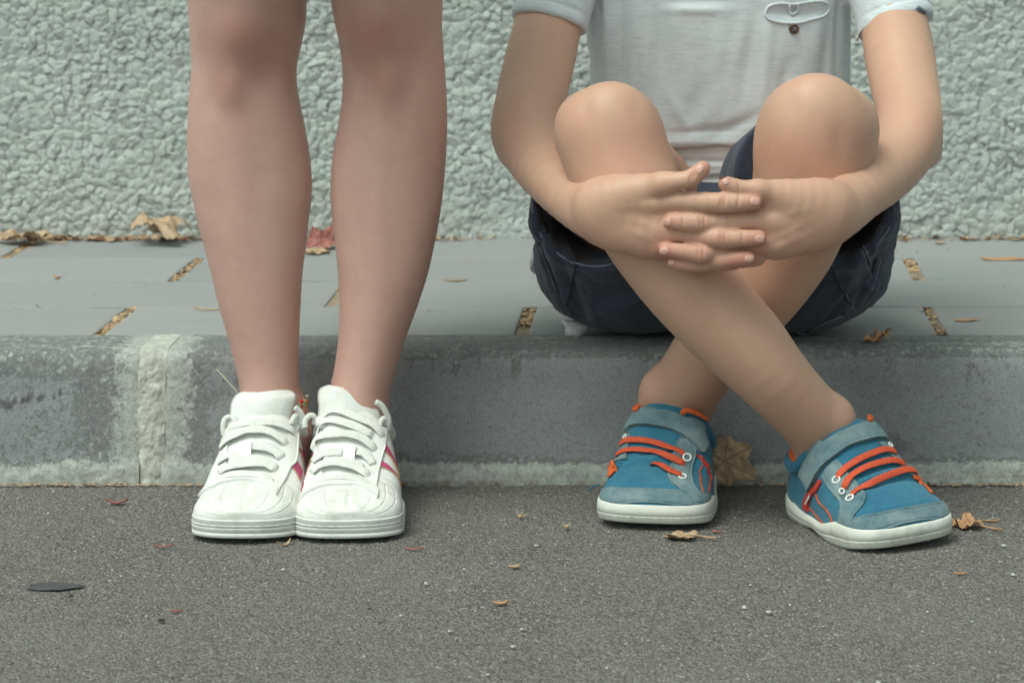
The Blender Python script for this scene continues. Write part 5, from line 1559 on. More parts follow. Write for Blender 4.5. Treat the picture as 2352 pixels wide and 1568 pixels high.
def build_anklet():
    root = empty('anklet', tuple(W(690, 930, 2.71))); root.parent = girl; root.matrix_parent_inverse = world_mx(girl).inverted()
    cols = {'r': simple('red_bead', (.55, .05, .03), .25), 'k': simple('black_bead', (.02, .02, .025), .2), 'g': simple('green_bead', (.25, .62, .30), .25), 'y': simple('amber_bead', (.45, .27, .08), .25), 'c': simple('clear_bead', (.55, .5, .42), .15)}
    seq = 'rkyrkgyrckyrkgcyrk'
    meshes = {}
    for c in cols:
        bm = bmesh.new(); bmesh.ops.create_uvsphere(bm, u_segments=12, v_segments=8, radius=.0021)
        for f in bm.faces: f.smooth = True
        me = bpy.data.meshes.new('bead'); bm.to_mesh(me); bm.free(); me.materials.append(cols[c]); meshes[c] = me
    cx, cy = W(622, 0, 2.722).x, 2.722
    k = 0; n = 58
    for row in (0, 1):
        for i in range(n):
            a = 2 * math.pi * i / n + row * .05
            x = cx + .0012 + .0335 * math.cos(a); y = cy + .040 * math.sin(a) * .95
            z = .0945 + .003 * math.cos(a) + row * .0042 * math.sin(i * 1.3)
            o = bpy.data.objects.new('bead', meshes[seq[(i * 5 + row * 3) % len(seq)]]); COL.objects.link(o)
            o.parent = root; o.matrix_parent_inverse = world_mx(root).inverted(); o.location = (x, y, z)
build_anklet()

# ---- blue shoes of the boy
BST = [(0, -.050, .050, .019, .034, 0), (.01, -.051, .051, .019, .037, 0), (.03, -.052, .052, .018, .045, 0), (.05, -.052, .052, .017, .054, 0), (.07, -.051, .051, .015, .066, 0), (.09, -.048, .048, .014, .087, 0), (.105, -.045, .045, .014, .099, 0), (.118, -.043, .043, .014, .100, 0),
       (.135, -.040, .040, .015, .075, 0), (.155, -.038, .038, .017, .058, 0), (.175, -.036, .036, .018, .056, 0), (.190, -.034, .034, .018, .056, 0)]
def c2(x, y): return ((2300 + x * 700 / 1689) * .57421875, (1550 + y * 650 / 1568) * .57421875)
def c3(x, y): return ((3050 + x * 1000 / 2352) * .57421875, (1600 + y * 660 / 1552) * .57421875)
STITCH = lambda t, w: -.0007 * np.exp(-((w - .12) / .022) ** 2) - .0007 * np.exp(-((w - .88) / .022) ** 2) + 0 * t
def blue_shoe(origin, yaw, which, roll=0, pitch=0, lift=0):
    root = empty('velcro_shoe', (origin[0], origin[1], 0)); root.parent = boy; root.matrix_parent_inverse = world_mx(boy).inverted()
    sh = Shoe(origin, yaw, BST, root, e1=.72, e2=.72, roll=roll, pitch=pitch, lift=lift, toe_p=3.0)
    def wr(P):
        x, s_, z = P[:, :, 0], P[:, :, 1], P[:, :, 2]
        r = -.0030 * np.exp(-((s_ - .046 - .10 * np.abs(x + .01)) / .0035) ** 2) + .0024 * np.exp(-((s_ - .054 - .12 * np.abs(x + .01)) / .004) ** 2) - .0024 * np.exp(-((s_ - .061 - .2 * x) / .0025) ** 2)
        return (r + .0006 * fbm(x * 60, s_ * 60, which, 3)) * (np.abs(x) < .045)
    sh.displace(wr)
    sh.finish(M['canvas'])
    def topz(s_): return .0235 - .0085 * sstep(.045, .085, s_) + .0075 * sstep(.13, .17, s_)
    def botz(s_): return .0055 * sstep(.05, .0, s_) + .004 * np.exp(-((s_ - .10) / .02) ** 2)
    def tread(a): return lambda s_, u: a - .0006 * (np.sin(u * 900) > .5) * (s_ < .05)
    lv = [(0, -.003), (.05, .0005), (.15, tread(.0022)), (.35, tread(.0030)), (.42, .0034), (.44, .0026), (.47, .0034), (.70, .0034), (.92, .0028), (.98, .0018), (1.0, 0)]
    sh.sole('sole', M['bsole'], lv, topz, botz, parent=root)
    C = c2 if which == 0 else c3
    P_ = lambda *pts: [C(*p) if p[0] != 's' else p for p in pts]
    # suede toe rand
    ds = .0215
    A = [('s', .016, -1), ('s', .010, -.93), ('s', .003, -.8), ('s', .0012, -.5), ('s', .001, 0), ('s', .0012, .5), ('s', .003, .8), ('s', .010, .93), ('s', .016, 1)]
    sh.patch('toe_rand', [('s', .03, -.99), ('s', .004, -.85), ('s', .0010, -.4), ('s', .0010, .4), ('s', .004, .85), ('s', .03, .99)], [('s', .040, -.86), ('s', .022, -.68), ('s', .0135, -.3), ('s', .0135, .3), ('s', .022, .68), ('s', .040, .86)], M['suede'], h=.0014, n=90, m=24, rough=.0003, lines=STITCH)
    if which == 0:
        # eyestay at the photo's right, strap over the instep
        sh.patch('eyestay', P_((1010, 490), (970, 560), (945, 640), (925, 740), (895, 850), (985, 960), (1130, 1105)), P_((1090, 500), (1150, 560), (1165, 640), (1140, 740), (1130, 860), (1165, 970), (1230, 1120)), M['suede'], h=.0016, n=60, m=24, rough=.0004, lines=STITCH)
        sh.patch('eyestay', [C(540, 430), C(530, 520), C(515, 600), C(505, 690)], [C(470, 470), C(430, 560), C(405, 640), ('s', .062, -.8)], M['suede'], h=.0016, n=30, m=6, rough=.0004)
        sh.patch('strap', P_((455, 470), (470, 400), (640, 372), (820, 392), (980, 440), (1110, 530), (1185, 610), (1230, 640)), P_((490, 262), (620, 238), (800, 232), (950, 255), (1080, 320), (1180, 400), (1240, 490), (1256, 555)), M['suede'], h=.0048, n=60, m=30, rough=.0004, bulge=.0006, lines=STITCH)
        sh.patch('strap_anchor', P_((1080, 300), (1075, 330), (1100, 380)), P_((1235, 380), (1235, 440), (1220, 500)), M['suede'], h=.0035, n=12, m=6)
        lac = [((425, 588), (470, 535), (560, 520), (700, 530), (860, 570), (1000, 630), (1078, 680)), ((400, 692), (440, 640), (540, 622), (700, 632), (880, 665), (1000, 700), (1068, 772)), ((735, 730), (830, 770), (920, 825), (1038, 868))]
        rings = [(1080, 678), (1035, 870)]; halves = [(462, 480)]
        tag_ = (P_((1172, 655), (1215, 700), (1255, 760), (1300, 850)), P_((1188, 648), (1240, 690), (1282, 760), (1310, 880)))
        tagl = [(1188, 670), (1296, 830)]
        stitch = [[(1222, 750), (1205, 860), (1215, 960), (1232, 1110)], [(1300, 880), (1290, 960), (1262, 1060)]]
        lin = [((295, 850), (300, 800), (350, 740)), ]
    else:
        sh.patch('eyestay', P_((700, 560), (770, 640), (830, 720), (905, 800), (975, 900), (940, 1000), (860, 1100), (850, 1210)), P_((560, 720), (600, 790), (650, 860), (710, 930), (735, 1000), (725, 1080), (715, 1150), (725, 1222)), M['suede'], h=.0016, n=60, m=24, rough=.0004, lines=STITCH)
        sh.patch('eyestay', P_((1085, 400), (1180, 500), (1270, 590), (1380, 690), (1500, 780), (1600, 880)), P_((1160, 400), (1240, 480), (1330, 580), (1440, 690), (1560, 780), (1625, 880)), M['suede'], h=.0016, n=50, m=6, rough=.0004)
        sh.patch('strap', P_((370, 720), (400, 640), (460, 540), (600, 400), (760, 300), (900, 245), (1050, 225)), P_((455, 860), (500, 770), (560, 660), (680, 540), (840, 430), (1010, 380), (1192, 385)), M['suede'], h=.0048, n=60, m=30, rough=.0004, bulge=.0006, lines=STITCH)
        sh.patch('strap_anchor', P_((380, 485), (450, 420), (545, 370)), P_((435, 560), (500, 480), (590, 410)), M['suede'], h=.0035, n=14, m=6)
        lac = [((700, 765), (740, 690), (850, 605), (1000, 525), (1120, 480), (1200, 482), (1272, 522)), ((748, 850), (790, 780), (880, 700), (1040, 620), (1180, 580), (1280, 585), (1345, 640)), ((825, 935), (880, 880), (1000, 800), (1150, 720), (1300, 670), (1400, 670), (1450, 700))]
        rings = [(700, 758), (828, 932)]; halves = [(1190, 430), (742, 858)]
        tag_ = (P_((545, 745), (500, 810), (430, 880), (398, 950), (395, 1020)), P_((562, 775), (520, 850), (462, 910), (438, 990), (440, 1045)))
        tagl = [(425, 975), (470, 895)]
        stitch = [[(500, 880), (530, 960), (600, 1030), (645, 1110), (660, 1220)], [(440, 1010), (500, 1080), (570, 1160)], [(245, 645), (300, 632), (350, 660), (372, 685)]]
        lin = [((1410, 725), (1480, 760), (1550, 820), (1590, 880))]
    for l in lac:
        sh.ribbon('lace', [C(*p) for p in l], .0066, M['orange'], h=.0028, thick=.0012, arch=.0012, parent=root)
    for p in rings: sh.ring('eyelet', C(*p), .0036, .0009, M['eyelet'], lift=.0022)
    for p in halves: sh.ring('eyelet', C(*p), .0024, .0008, M['eyelet'], lift=.0022)
    sh.patch('side_tag', tag_[0], tag_[1], M['redtag'], h=.0022, n=30, m=4)
    for l in stitch:
        for off in (0, 9): sh.cord('stitching', [C(p[0] + off, p[1]) for p in l], .00045, M['lining'], lift=.0006, K=5)
    for l in lin: sh.ribbon('lining_edge', [C(*p) for p in l], .0060, M['lining'], h=.0012, thick=.002, sink=False)
    # lettering on the side tag
    a, b = [Vector(sh.at([sh.uv(*C(*p))])[0][0]) for p in tagl]; nn = Vector(sh.at([sh.uv(*C(*tagl[0]))])[1][0]) + Vector(sh.at([sh.uv(*C(*tagl[1]))])[1][0]); nn.normalize()
    cu = bpy.data.curves.new('lettering', 'FONT'); cu.body = 'newfeel'; cu.size = 1; cu.extrude = .02
    tmp = bpy.data.objects.new('tmp', cu); me = bpy.data.meshes.new_from_object(tmp); bpy.data.objects.remove(tmp)
    wdt = max(v.co.x for v in me.vertices)
    xd = (b - a); L = xd.length; xd.normalize(); zd = (nn - nn.dot(xd) * xd).normalized(); yd = zd.cross(xd)
    sc = L / wdt
    for v in me.vertices:
        q = a + xd * v.co.x * sc + yd * (v.co.y - .25) * sc + zd * (v.co.z * sc + .0030)
        v.co = q
    link_mesh('lettering', me, M['eyelet'], sh.upper)
    # heel patch
    sh.patch('heel_patch', [('s', .150, -.99), ('s', .172, -.90), ('s', .180, -.5)], [('s', .182, -1), ('s', .187, -.92), ('s', .188, -.5)], M['suede'], h=.0014, n=20, m=6)
    sh.patch('heel_patch', [('s', .150, .99), ('s', .172, .90), ('s', .180, .5)], [('s', .182, 1), ('s', .187, .92), ('s', .188, .5)], M['suede'], h=.0014, n=20, m=6)
    # orange padded collar and canvas rim
    fz = .088
    base = [(-.028, .106, fz), (-.035, .126, .068), (-.036, .146, .054), (-.028, .170, .056), (0, .186, .064), (.028, .170, .056), (.036, .146, .054), (.035, .126, .068), (.028, .106, fz)]
    tube_mesh('collar_lining', local_curve(sh, [(x * .90, y - .001, z + .003) for x, y, z in base], 70, False), .0052, M['lining'], root, K=12)
    tube_mesh('collar_rim', local_curve(sh, [(x * 1.02, y, z - .002) for x, y, z in base], 70, False), .0062, M['canvas'], root, K=12)
    # tongue
    if which == 1:
        rows = [C(700, 560) + C(1080, 400) + (2.612,), C(600, 420) + C(1040, 290) + (2.622,), C(578, 350) + C(1010, 235) + (2.628,), C(640, 262) + C(950, 212) + (2.634,), C(740, 212) + C(880, 196) + (2.638,)]
        padded_sheet('tongue', rows, M['canvas'], root, thick=.009, curve=.012)
        sh.ribbon('lining_edge', [C(985, 235), C(1000, 205), C(1028, 215)], .0060, M['lining'], h=.006, thick=.003, sink=False)
    else:
        rows = [C(560, 430) + C(1000, 480) + (2.705,), C(560, 330) + C(1040, 360) + (2.712,), C(570, 262) + C(1030, 300) + (2.716,), C(640, 238) + C(950, 262) + (2.720,)]
        padded_sheet('tongue', rows, M['canvas'], root, thick=.007, curve=.012)
        sh.ribbon('lining_edge', [C(512, 262), C(530, 225), C(575, 240)], .0075, M['lining'], h=.006, thick=.003, sink=False)
        sh.ribbon('lining_edge', [C(1030, 300), C(1060, 262), C(1130, 285), C(1220, 345)], .0060, M['lining'], h=.007, thick=.003, sink=False)
        # worn hole with frayed blue threads, left of the laces
        sh.ribbon('lining_edge', [C(285, 860), C(295, 800), C(330, 755), C(355, 735)], .0090, M['lining'], h=.0020, thick=.002, sink=False)
        for k in range(9):
            x, y = C(355 + 5 * math.sin(k), 690 + 14 * k); p, n_ = ray(sh.tree, x + 4, y)
            if p is None: continue
            q = p + Vector((random.uniform(-.006, .001), random.uniform(-.002, 0), random.uniform(-.003, .004)))
            tube_mesh('frayed_thread', catmull([tuple(p), tuple((p + q) / 2 + Vector((0, 0, .001))), tuple(q)], 8), .00035, M['canvas'], sh.upper, K=4)
        p = W(*C(240, 935), 2.655); q = W(*C(140, 978), 2.650)
        tube_mesh('frayed_thread', catmull([tuple(p), tuple((p + q) / 2 + Vector((0, 0, .001))), tuple(q)], 8), .0008, M['canvas'], sh.upper, K=4)
    return sh
SH_B0 = blue_shoe((W(1492, 0, 2.613).x, 2.606), math.radians(-9), 0)
SH_B1 = blue_shoe((.2137, 2.532), math.radians(28), 1, roll=math.radians(-2.5))

# ------------------------------------------------------------------ leaves and litter
def gy(py, z=0.0):      # depth at which a sight line meets the level z
    return (CAMH - z) * FPX / (py - CY)

def leaf(px, py, z, size, rot, mat, label, curl=.3, tilt=(0, 0), seed=1, stretch=1.0, stem=None, lobes=5, Y=None, cup=0.0, group=None, depthlobe=.42, wave=.10):
    if Y is None: Y = gy(py, z)
    base = W(px, py, Y); base.z = z if tilt == (0, 0) else base.z
    root = empty('dry_leaf', tuple(base)); tag(root, label, 'leaf', group)
    r = np.random.default_rng(seed)
    K, R = 120, 14
    th = np.linspace(0, 2 * np.pi, K, endpoint=False)
    # palmate outline, lobes pointing away from the stem
    prof = np.full(K, .60)
    cent = np.linspace(-1.9, 1.9, lobes) if lobes > 1 else np.array([0.])
    for c, a in zip(cent, (.62, .85, 1.0, .85, .62) if lobes == 5 else np.linspace(1, 1, lobes)):
        dth = (th - c + np.pi) % (2 * np.pi) - np.pi
        a = a * r.uniform(.82, 1.12)
        prof = np.maximum(prof, .50 + (a - .50) * np.exp(-(np.abs(dth) / .36) ** 1.5))
    if lobes == 1:
        prof = .95 / np.sqrt((np.cos(th)) ** 2 + (np.sin(th) / .36) ** 2)
    prof = prof * (1 + .07 * np.abs(np.sin(th * 13 + seed)) + .05 * vnoise(th * 5, seed, 1))
    nick = np.abs((th - np.pi + np.pi) % (2 * np.pi) - np.pi)
    back = np.abs((th + 2 * np.pi - np.pi) % (2 * np.pi) - np.pi * 0)
    dpi = np.abs((th - np.pi + np.pi) % (2 * np.pi) - np.pi)
    db = np.minimum(np.abs(th - np.pi), 9)
    prof = prof * (1 - .55 * np.exp(-(db / .30) ** 2))
    rr = np.linspace(0, 1, R) ** .8
    u = rr[:, None] * prof[None] * np.cos(th)[None]; v = rr[:, None] * prof[None] * np.sin(th)[None] * stretch
    n1 = fbm(u * 1.6 + seed * 3, v * 1.6, seed, 3)
    h = curl * (u ** 2 * .5 - .0) * (1 + .6 * n1) + curl * .9 * v ** 2 * (r.uniform(.3, 1.0)) + wave * n1 + cup * (rr[:, None] ** 2) * np.sin(th * 3 + seed)[None] * .4
    h = h + wave * .8 * fbm(u * 5, v * 5, seed + 3, 2) * rr[:, None]
    h = h - h.min()
    if lobes == 1: v = v * np.sqrt(np.clip(1.02 - (u / .97) ** 2, 0, 1)) * 1.25
    vein = np.zeros_like(u)
    for c in cent:
        dth = (th - c + np.pi) % (2 * np.pi) - np.pi
        vein = np.maximum(vein, np.exp(-((dth[None] * rr[:, None]) / .03) ** 2) * .8)
    s = size / 2
    top = np.stack([u * s, v * s, h * s + .0006], -1).reshape(-1, 3)
    low = top.copy(); low[:, 2] -= .0005
    n = len(top)
    F = grid_faces(R, K, wrap_v=True); F2 = F[:, ::-1] + n
    a = (R - 1) * K + np.arange(K); b = (R - 1) * K + (np.arange(K) + 1) % K
    rim = np.stack([a, a + n, b + n, b], 1)
    mx = Matrix.Translation(base) @ Matrix.Rotation(tilt[0], 4, 'X') @ Matrix.Rotation(tilt[1], 4, 'Y') @ Matrix.Rotation(rot, 4, 'Z')
    m = np.array(mx)
    V = np.concatenate([top, low]) @ m[:3, :3].T + m[:3, 3]
    me = np_mesh('blade', V, np.concatenate([F, F2, rim]), attrs={'vein': np.tile(vein.ravel(), 2)})
    link_mesh('blade', me, mat, root)
    if stem:
        L = stem
        P = np.array([(0, 0, h[0, 0] * s), (-.3 * L, .02 * L, .004), (-.7 * L, -.06 * L, .002), (-L, .10 * L, .0035)])
        P = catmull(P, 20) @ m[:3, :3].T + m[:3, 3]
        tube_mesh('stem', P, np.linspace(.0007, .0011, 20), mat, root, K=6)
    return root

Z1 = KH
M['lean_leaf'] = mat_leaf('broad_tan_leaf', (0.47, 0.31, 0.19), (0.56, 0.40, 0.26))
leaf(66, 560, Z1, .098, 3.0, M['tan_leaf'], 'curled tan dry leaf against the wall at the far left of the pavement', curl=.22, seed=3, stretch=.8, stem=.055, wave=.20, cup=.25)
leaf(352, 560, Z1, .100, .25, M['tan_leaf'], 'large crumpled tan leaf arched up at the wall foot, left of the standing legs', curl=-.85, seed=8, stretch=.95, wave=.26, cup=.4)
leaf(735, 570, Z1, .060, 1.1, M['red_leaf'], 'red leaf standing at the wall foot between the two standing legs', curl=.5, seed=5, wave=.3, tilt=(math.radians(38), 0))
leaf(730, 582, Z1, .048, 2.4, M['tan_leaf'], 'pale tan leaf lying in front of the red leaf between the standing legs', curl=.2, seed=11, wave=.15)
leaf(585, 712, Z1, .112, .12, M['tan_leaf'], 'flat tan leaf on the pavement behind the left standing leg, its stalk poking out', curl=.10, seed=12, stretch=.45, stem=.066, wave=.10)
leaf(2010, 786, Z1, .043, .6, M['brown_leaf'], 'small brown curled leaf on the kerb edge right of the navy shorts', curl=.55, seed=21, wave=.35, stretch=.7)
leaf(1664, 1058, .030, .070, -.5, M['lean_leaf'], 'broad tan leaf leaning on the kerb face behind the toe-forward blue shoe', curl=.22, seed=31, Y=2.775, tilt=(math.radians(70), 0), wave=.16, stem=.03)
leaf(1570, 1236, 0, .046, 2.9, M['tan_leaf'], 'pale pointed leaf on the asphalt in front of the toe-forward blue shoe', curl=.16, seed=41, stretch=.8, stem=.032, wave=.14)
leaf(2228, 1212, 0, .046, 2.6, M['brown_leaf'], 'brown leaf with thin stalk beside the toe of the turned blue shoe', curl=.42, seed=52, stretch=.85, stem=.034, wave=.28)
leaf(115, 1347, 0, .062, .0, M['dark_leaf'], 'flat dark leaf pressed on the asphalt near the left edge of the photo', curl=.01, seed=61, lobes=1, stretch=.95, wave=.012)
leaf(2158, 560, Z1, .020, .4, M['tan_leaf'], 'tiny pale leaf on the pavement near the wall, right of the seated person', curl=.5, seed=71, lobes=1, wave=.2)
leaf(2300, 596, Z1, .085, .0, M['brown_leaf'], 'flat brown leaf lying along the slab joint at the right edge', curl=.02, seed=81, lobes=1, stretch=.7, wave=.02)
leaf(2215, 736, Z1, .036, .1, M['brown_leaf'], 'thin brown leaf scrap on the slab by the joint right of the shorts', curl=.03, seed=91, lobes=1, stretch=.7, wave=.03)

def fragment(px, py, z, L, wd, rot, mat, label, curl=.25, name='leaf_fragment', group='small leaf scraps on the asphalt', lift=0):
    Y = gy(py, z); c = W(px, py, Y); c.z = z
    n, m = 12, 4; V = []
    for i in range(n):
        t = i / (n - 1) * 2 - 1
        w = wd * (1 - abs(t) ** 2.2) + .0002
        for side in (0, 1):
            for j in range(m + 1):
                s_ = j / m * 2 - 1
                V.append((t * L / 2, s_ * w / 2 + .10 * L * t * t, .0005 + curl * L * .5 * (t * t) + .25 * wd * s_ * s_ - side * .0005))
    F = []
    K = 2 * (m + 1)
    for i in range(n - 1):
        for j in range(m):
            a = i * K + j; F.append((a, a + 1, a + 1 + K, a + K))
            b = a + m + 1; F.append((b, b + K, b + 1 + K, b + 1))
        F.append((i * K, (i + 1) * K, (i + 1) * K + m + 1, i * K + m + 1)); F.append((i * K + m, i * K + 2 * m + 1, (i + 1) * K + 2 * m + 1, (i + 1) * K + m))
    mx = np.array(Matrix.Translation(c) @ Matrix.Rotation(rot, 4, 'Z'))
    V = np.array(V) @ mx[:3, :3].T + mx[:3, 3]
    o = link_mesh(name, np_mesh(name, V, F, attrs={'vein': np.zeros(len(V))}), mat)
    o['label'] = label; o['category'] = 'leaf scrap'; o['group'] = group
    return o
fragment(268, 1157, 0, .022, .006, .1, M['red_leaf'], 'reddish curled scrap on the asphalt left of the white shoes', .35)
fragment(375, 1256, 0, .019, .003, .1, M['red_leaf'], 'thin red scrap on the asphalt below left of the white shoes', .1)
fragment(655, 1252, 0, .017, .003, .9, M['tan_leaf'], 'small curled yellow scrap under the toes of the white shoes', .5)
fragment(1250, 1098, 0, .016, .004, .2, M['red_leaf'], 'red scrap at the kerb foot between the two people', .2)
fragment(950, 1262, 0, .018, .003, .0, M['red_leaf'], 'red sliver below right of the white shoes', .1)
fragment(1150, 1388, 0, .014, .006, .3, M['brown_leaf'], 'brown crumb on the asphalt at the bottom centre', .2)
fragment(1182, 1304, 0, .013, .006, .5, M['tan_leaf'], 'tan crumb on the asphalt in front of the gap between the people', .2)
fragment(405, 1404, 0, .010, .003, .0, M['red_leaf'], 'tiny red crumb low on the asphalt at the left', .1)
fragment(2206, 1318, 0, .012, .003, .0, M['brown_leaf'], 'brown sliver on the asphalt below the turned blue shoe', .1)
fragment(2278, 1197, 0, .018, .003, .1, M['brown_leaf'], 'orange splinter right of the brown leaf with the thin stalk', .05)
fragment(1388, 1218 - 70, 0, .012, .006, .3, M['tan_leaf'], 'yellow green crumb left of the toe-forward blue shoe', .2)
fragment(1645, 1222, 0, .012, .003, -.5, M['red_leaf'], 'red crumb just right of the toe-forward blue shoe', .2)
fragment(1046, 646, Z1, .028, .004, .0, M['brown_leaf'], 'brown scrap in the slab joint between the two people', .05, group='small leaf scraps on the pavement')
fragment(130, 640, Z1, .014, .005, -.7, M['brown_leaf'], 'small brown scrap on the slabs at the far left', .3, group='small leaf scraps on the pavement')

def seed_head(px, py, label, R=.008):
    Y = gy(py, 0); c = W(px, py, Y)
    root = empty('seed_head', (c.x, c.y, 0)); tag(root, label, 'seed head')
    V = []; F = []
    for k in range(46):
        a = random.uniform(-1.5, 1.5); e = random.uniform(.05, 1.2)
        d = Vector((math.sin(a) * math.cos(e), math.cos(a) * math.cos(e) * .4 - .2, math.sin(e) + .15)) * R * random.uniform(.7, 1.15)
        s_ = Vector((d.y, -d.x, .2)).normalized() * .00035
        b = Vector((c.x, c.y, .0015)); i = len(V)
        V += [b - s_, b + s_, b + d + s_ * .5, b + d - s_ * .5]; F.append((i, i + 1, i + 2, i + 3))
    me = bpy.data.meshes.new('seed_tuft'); me.from_pydata([tuple(v) for v in V], [], F)
    link_mesh('seed_tuft', me, M['pale_seed'], root)
    bm = bmesh.new(); bmesh.ops.create_icosphere(bm, subdivisions=2, radius=.0022)
    bmesh.ops.translate(bm, verts=bm.verts, vec=(c.x, c.y, .002))
    me = bpy.data.meshes.new('seed_core'); bm.to_mesh(me); bm.free(); link_mesh('seed_core', me, M['litter'], root)
M['pale_seed'] = simple('pale_seed_fluff', (.50, .44, .33), .9)
seed_head(1195, 1190, 'pale feathery seed head on the asphalt between the two people')
seed_head(1302, 1214, 'smaller tan seed head just left of the toe-forward blue shoe', .006)

# dry grass straw by the left foot
p = [W(498, 848, 2.775), W(520, 872, 2.76), W(553, 912, 2.745), W(575, 960, 2.735)]
o = tube_mesh('straw', catmull([tuple(q) for q in p], 20), .0006, M['pale_seed'], None, K=5)
tag(o, 'thin pale straw slanting down behind the left white shoe', 'straw')

def flakes(name, pts, size, mat, parent=None, flat=.35):
    """many crumbs joined: bent four-sided scraps"""
    pts = np.asarray(pts); n = len(pts); r = np.random.default_rng(len(pts))
    s = size * np.minimum(np.exp(r.normal(0, .42, n)), 1.9); a = r.uniform(0, 6.28, n); tl = r.normal(0, flat, (n, 2))
    V = np.zeros((n, 6, 3)); base = np.array([(-1, -.4, 0), (.1, -.6, .2), (1, -.1, .05), (.6, .6, .25), (-.5, .55, .1), (0, 0, .4)])
    for k in range(6):
        b = base[k] * (1 + .5 * r.normal(0, .6, (n, 3)))
        x = b[:, 0] * np.cos(a) - b[:, 1] * np.sin(a); y = b[:, 0] * np.sin(a) + b[:, 1] * np.cos(a)
        z = b[:, 2] + tl[:, 0] * x + tl[:, 1] * y
        V[:, k] = pts + np.stack([x, y, z], 1) * s[:, None]
    V[:, :, 2] = np.maximum(V[:, :, 2], pts[:, None, 2] + .0001)
    F = []
    idx = np.arange(n)[:, None] * 6
    tris = np.concatenate([idx + np.array([[0, 1, 5]]), idx + np.array([[1, 2, 5]]), idx + np.array([[2, 3, 5]]), idx + np.array([[3, 4, 5]]), idx + np.array([[4, 0, 5]])])
    me = np_mesh(name, V.reshape(-1, 3), tris, smooth=False)
    o = link_mesh(name, me, mat, parent); o['kind'] = 'stuff'
    return o
r = np.random.default_rng(5)
# band of crumbs along the wall foot, in the slab joints and at the kerb foot
def band(n, x0, x1, yfun, z):
    x = r.uniform(x0, x1, n)
    keep = (fbm(x * 5, x * 0 + 1, 3, 3) + .45) > r.random(n) * .9
    x = x[keep]
    return np.stack([x, yfun(len(x)), np.full(len(x), z)], 1)
wallf = band(3200, -1.4, .9, lambda k: WY - .006 - np.abs(r.normal(0, .010, k)), Z1 + .0004)
flakes('leaf_litter', wallf, .0034, M['litter'])
flakes('leaf_litter', band(900, -1.4, .9, lambda k: WY - .008 - np.abs(r.normal(0, .014, k)), Z1 + .0006), .0042, M['litter_dark'])
jp = []
for rr_, (yc, x0) in enumerate(ROWS):
    for k in range(-4, 6):
        xc = x0 + k * .4394
        m_ = r.integers(90, 260)
        off = r.uniform(.2, .8)
        yy = yc + r.uniform(-.09, .09, m_)
        jp.append(np.stack([xc + r.uniform(-.0058, .0058, m_), yy, np.full(m_, Z1 - .0028)], 1))
jp = np.concatenate(jp)
sel = (fbm(jp[:, 0] * 3, jp[:, 1] * 9, 2, 2) > -.35)
flakes('joint_litter', jp[sel], .0026, M['litter'])
rowj = []
for k in range(5):
    x = r.uniform(-1.4, .9, 500); x = x[fbm(x * 4, x * 0 + k, 1, 3) > .12]
    rowj.append(np.stack([x, np.full(len(x), Y0 + ROW * k - .001) + r.normal(0, .0012, len(x)), np.full(len(x), Z1 - .0025)], 1))
flakes('joint_litter', np.concatenate(rowj), .0016, M['litter'])
kx = r.uniform(-1.3, .75, 2600); kx = kx[fbm(kx * 6, kx * 0 + 4, 2, 3) > -.05]
flakes('leaf_litter', np.stack([kx, KY - .006 - np.abs(r.normal(0, .003, len(kx))), np.full(len(kx), .0004)], 1), .0016, M['litter'])
sp = np.stack([r.uniform(-1.2, .75, 160), r.uniform(KY + .1, WY - .02, 160), np.full(160, Z1 + .0004)], 1)
flakes('leaf_litter', sp, .0018, M['litter'])

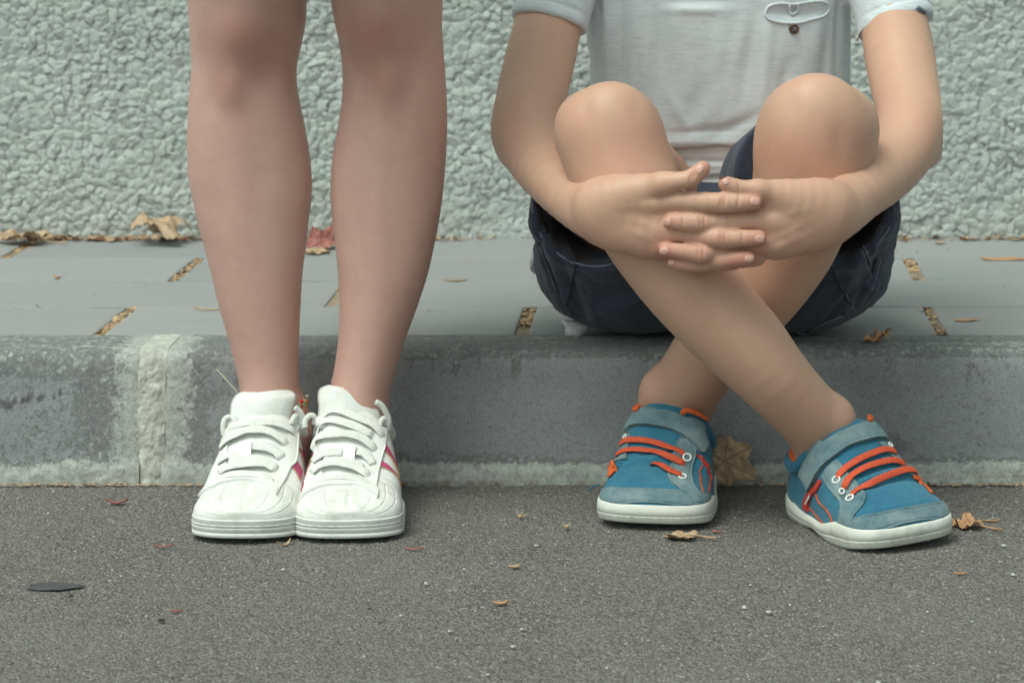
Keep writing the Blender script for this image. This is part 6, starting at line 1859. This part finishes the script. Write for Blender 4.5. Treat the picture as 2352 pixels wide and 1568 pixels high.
def stones(name, pts, size, mat, sink=.35, spread=.4, parent=None):
    pts = np.asarray(pts); n = len(pts); q = np.random.default_rng(n)
    base = np.array([(1, 0, 0), (0, 1, 0), (-1, 0, 0), (0, -1, 0), (0, 0, 1), (.6, .6, .5), (-.6, .6, .55), (-.6, -.6, .5), (.6, -.6, .5)], float)
    s = size * np.exp(q.normal(0, spread, n)); a = q.uniform(0, 6.28, n)
    V = np.zeros((n, 9, 3))
    for k in range(9):
        b = base[k] * (1 + q.normal(0, .16, (n, 3))) * np.stack([np.ones(n), q.uniform(.6, 1, n), q.uniform(.4, .9, n)], 1)
        V[:, k] = pts + np.stack([b[:, 0] * np.cos(a) - b[:, 1] * np.sin(a), b[:, 0] * np.sin(a) + b[:, 1] * np.cos(a), b[:, 2] - sink], 1) * s[:, None]
    T = np.array([(0, 5, 8), (5, 4, 8), (5, 6, 4), (0, 1, 5), (1, 6, 5), (1, 2, 6), (2, 7, 6), (6, 7, 4), (2, 3, 7), (3, 8, 7), (7, 8, 4), (3, 0, 8)])
    F = (np.arange(n)[:, None, None] * 9 + T[None]).reshape(-1, 3)
    me = np_mesh(name, V.reshape(-1, 3), F, smooth=False, attrs={'shade': np.repeat(q.random(n), 9)})
    o = link_mesh(name, me, mat, parent); o['kind'] = 'stuff'
    return o
def mat_stones():
    m, nt, b = new_mat('asphalt_stones'); g = NG(nt)
    c = g.ramp(g.attr('shade'), 0, 1, (0.11, 0.106, 0.098, 1), (0.37, 0.36, 0.33, 1))
    g.set(b.inputs['Base Color'], c); b.inputs['Roughness'].default_value = .85; b.inputs['Specular IOR Level'].default_value = .3
    return m
M['stones'] = mat_stones()
GROUND = bpy.data.objects['ground']
n = 46000
x = r.uniform(-1.25, .72, n); y = r.uniform(2.10, KY - .002, n)
vis = (np.abs((CX + FPX * x / y) - 1176) < 1330)
x, y = x[vis], y[vis]
Zg = (0.0014 * fbm(x * 9, y * 9) + 0.0007 * fbm(x * 70, y * 70, 1, 3)) - 0.0012
stones('aggregate', np.stack([x, y, Zg + .0002], 1), .00105, M['stones'], .42, .32, GROUND)
xw = r.uniform(-1.2, .7, 150); yw = r.uniform(2.12, KY - .01, 150)
stones('grit', np.stack([xw, yw, np.full(150, .0003)], 1), .0012, M['pale_grit'], .1, .35)
for (px, py, s_) in ((1710, 1398, .004), (1765, 1408, .004), (1178, 1487, .005), (978, 1342, .003), (2330, 1322, .004), (1460, 1290 - 60, .002), (1160, 1300, .002)):
    pass
gp = [(1710, 1398), (1765, 1408), (1178, 1487), (978, 1342), (2328, 1322), (1034, 1452), (2306, 1255)]
stones('grit', np.array([tuple(W(a, b, gy(b))) for a, b in gp]) + np.array([0, 0, .001]), .0030, M['pale_grit'], .0, .2)
dk = [(848, 1402), (470, 1182), (371, 1428), (163, 573 + 800)]
M['dark_grit'] = simple('dark_grit', (.03, .03, .032), .7)
stones('grit', np.array([tuple(W(a, b, gy(b))) for a, b in dk]) + np.array([0, 0, .001]), .0026, M['dark_grit'], .0, .2)
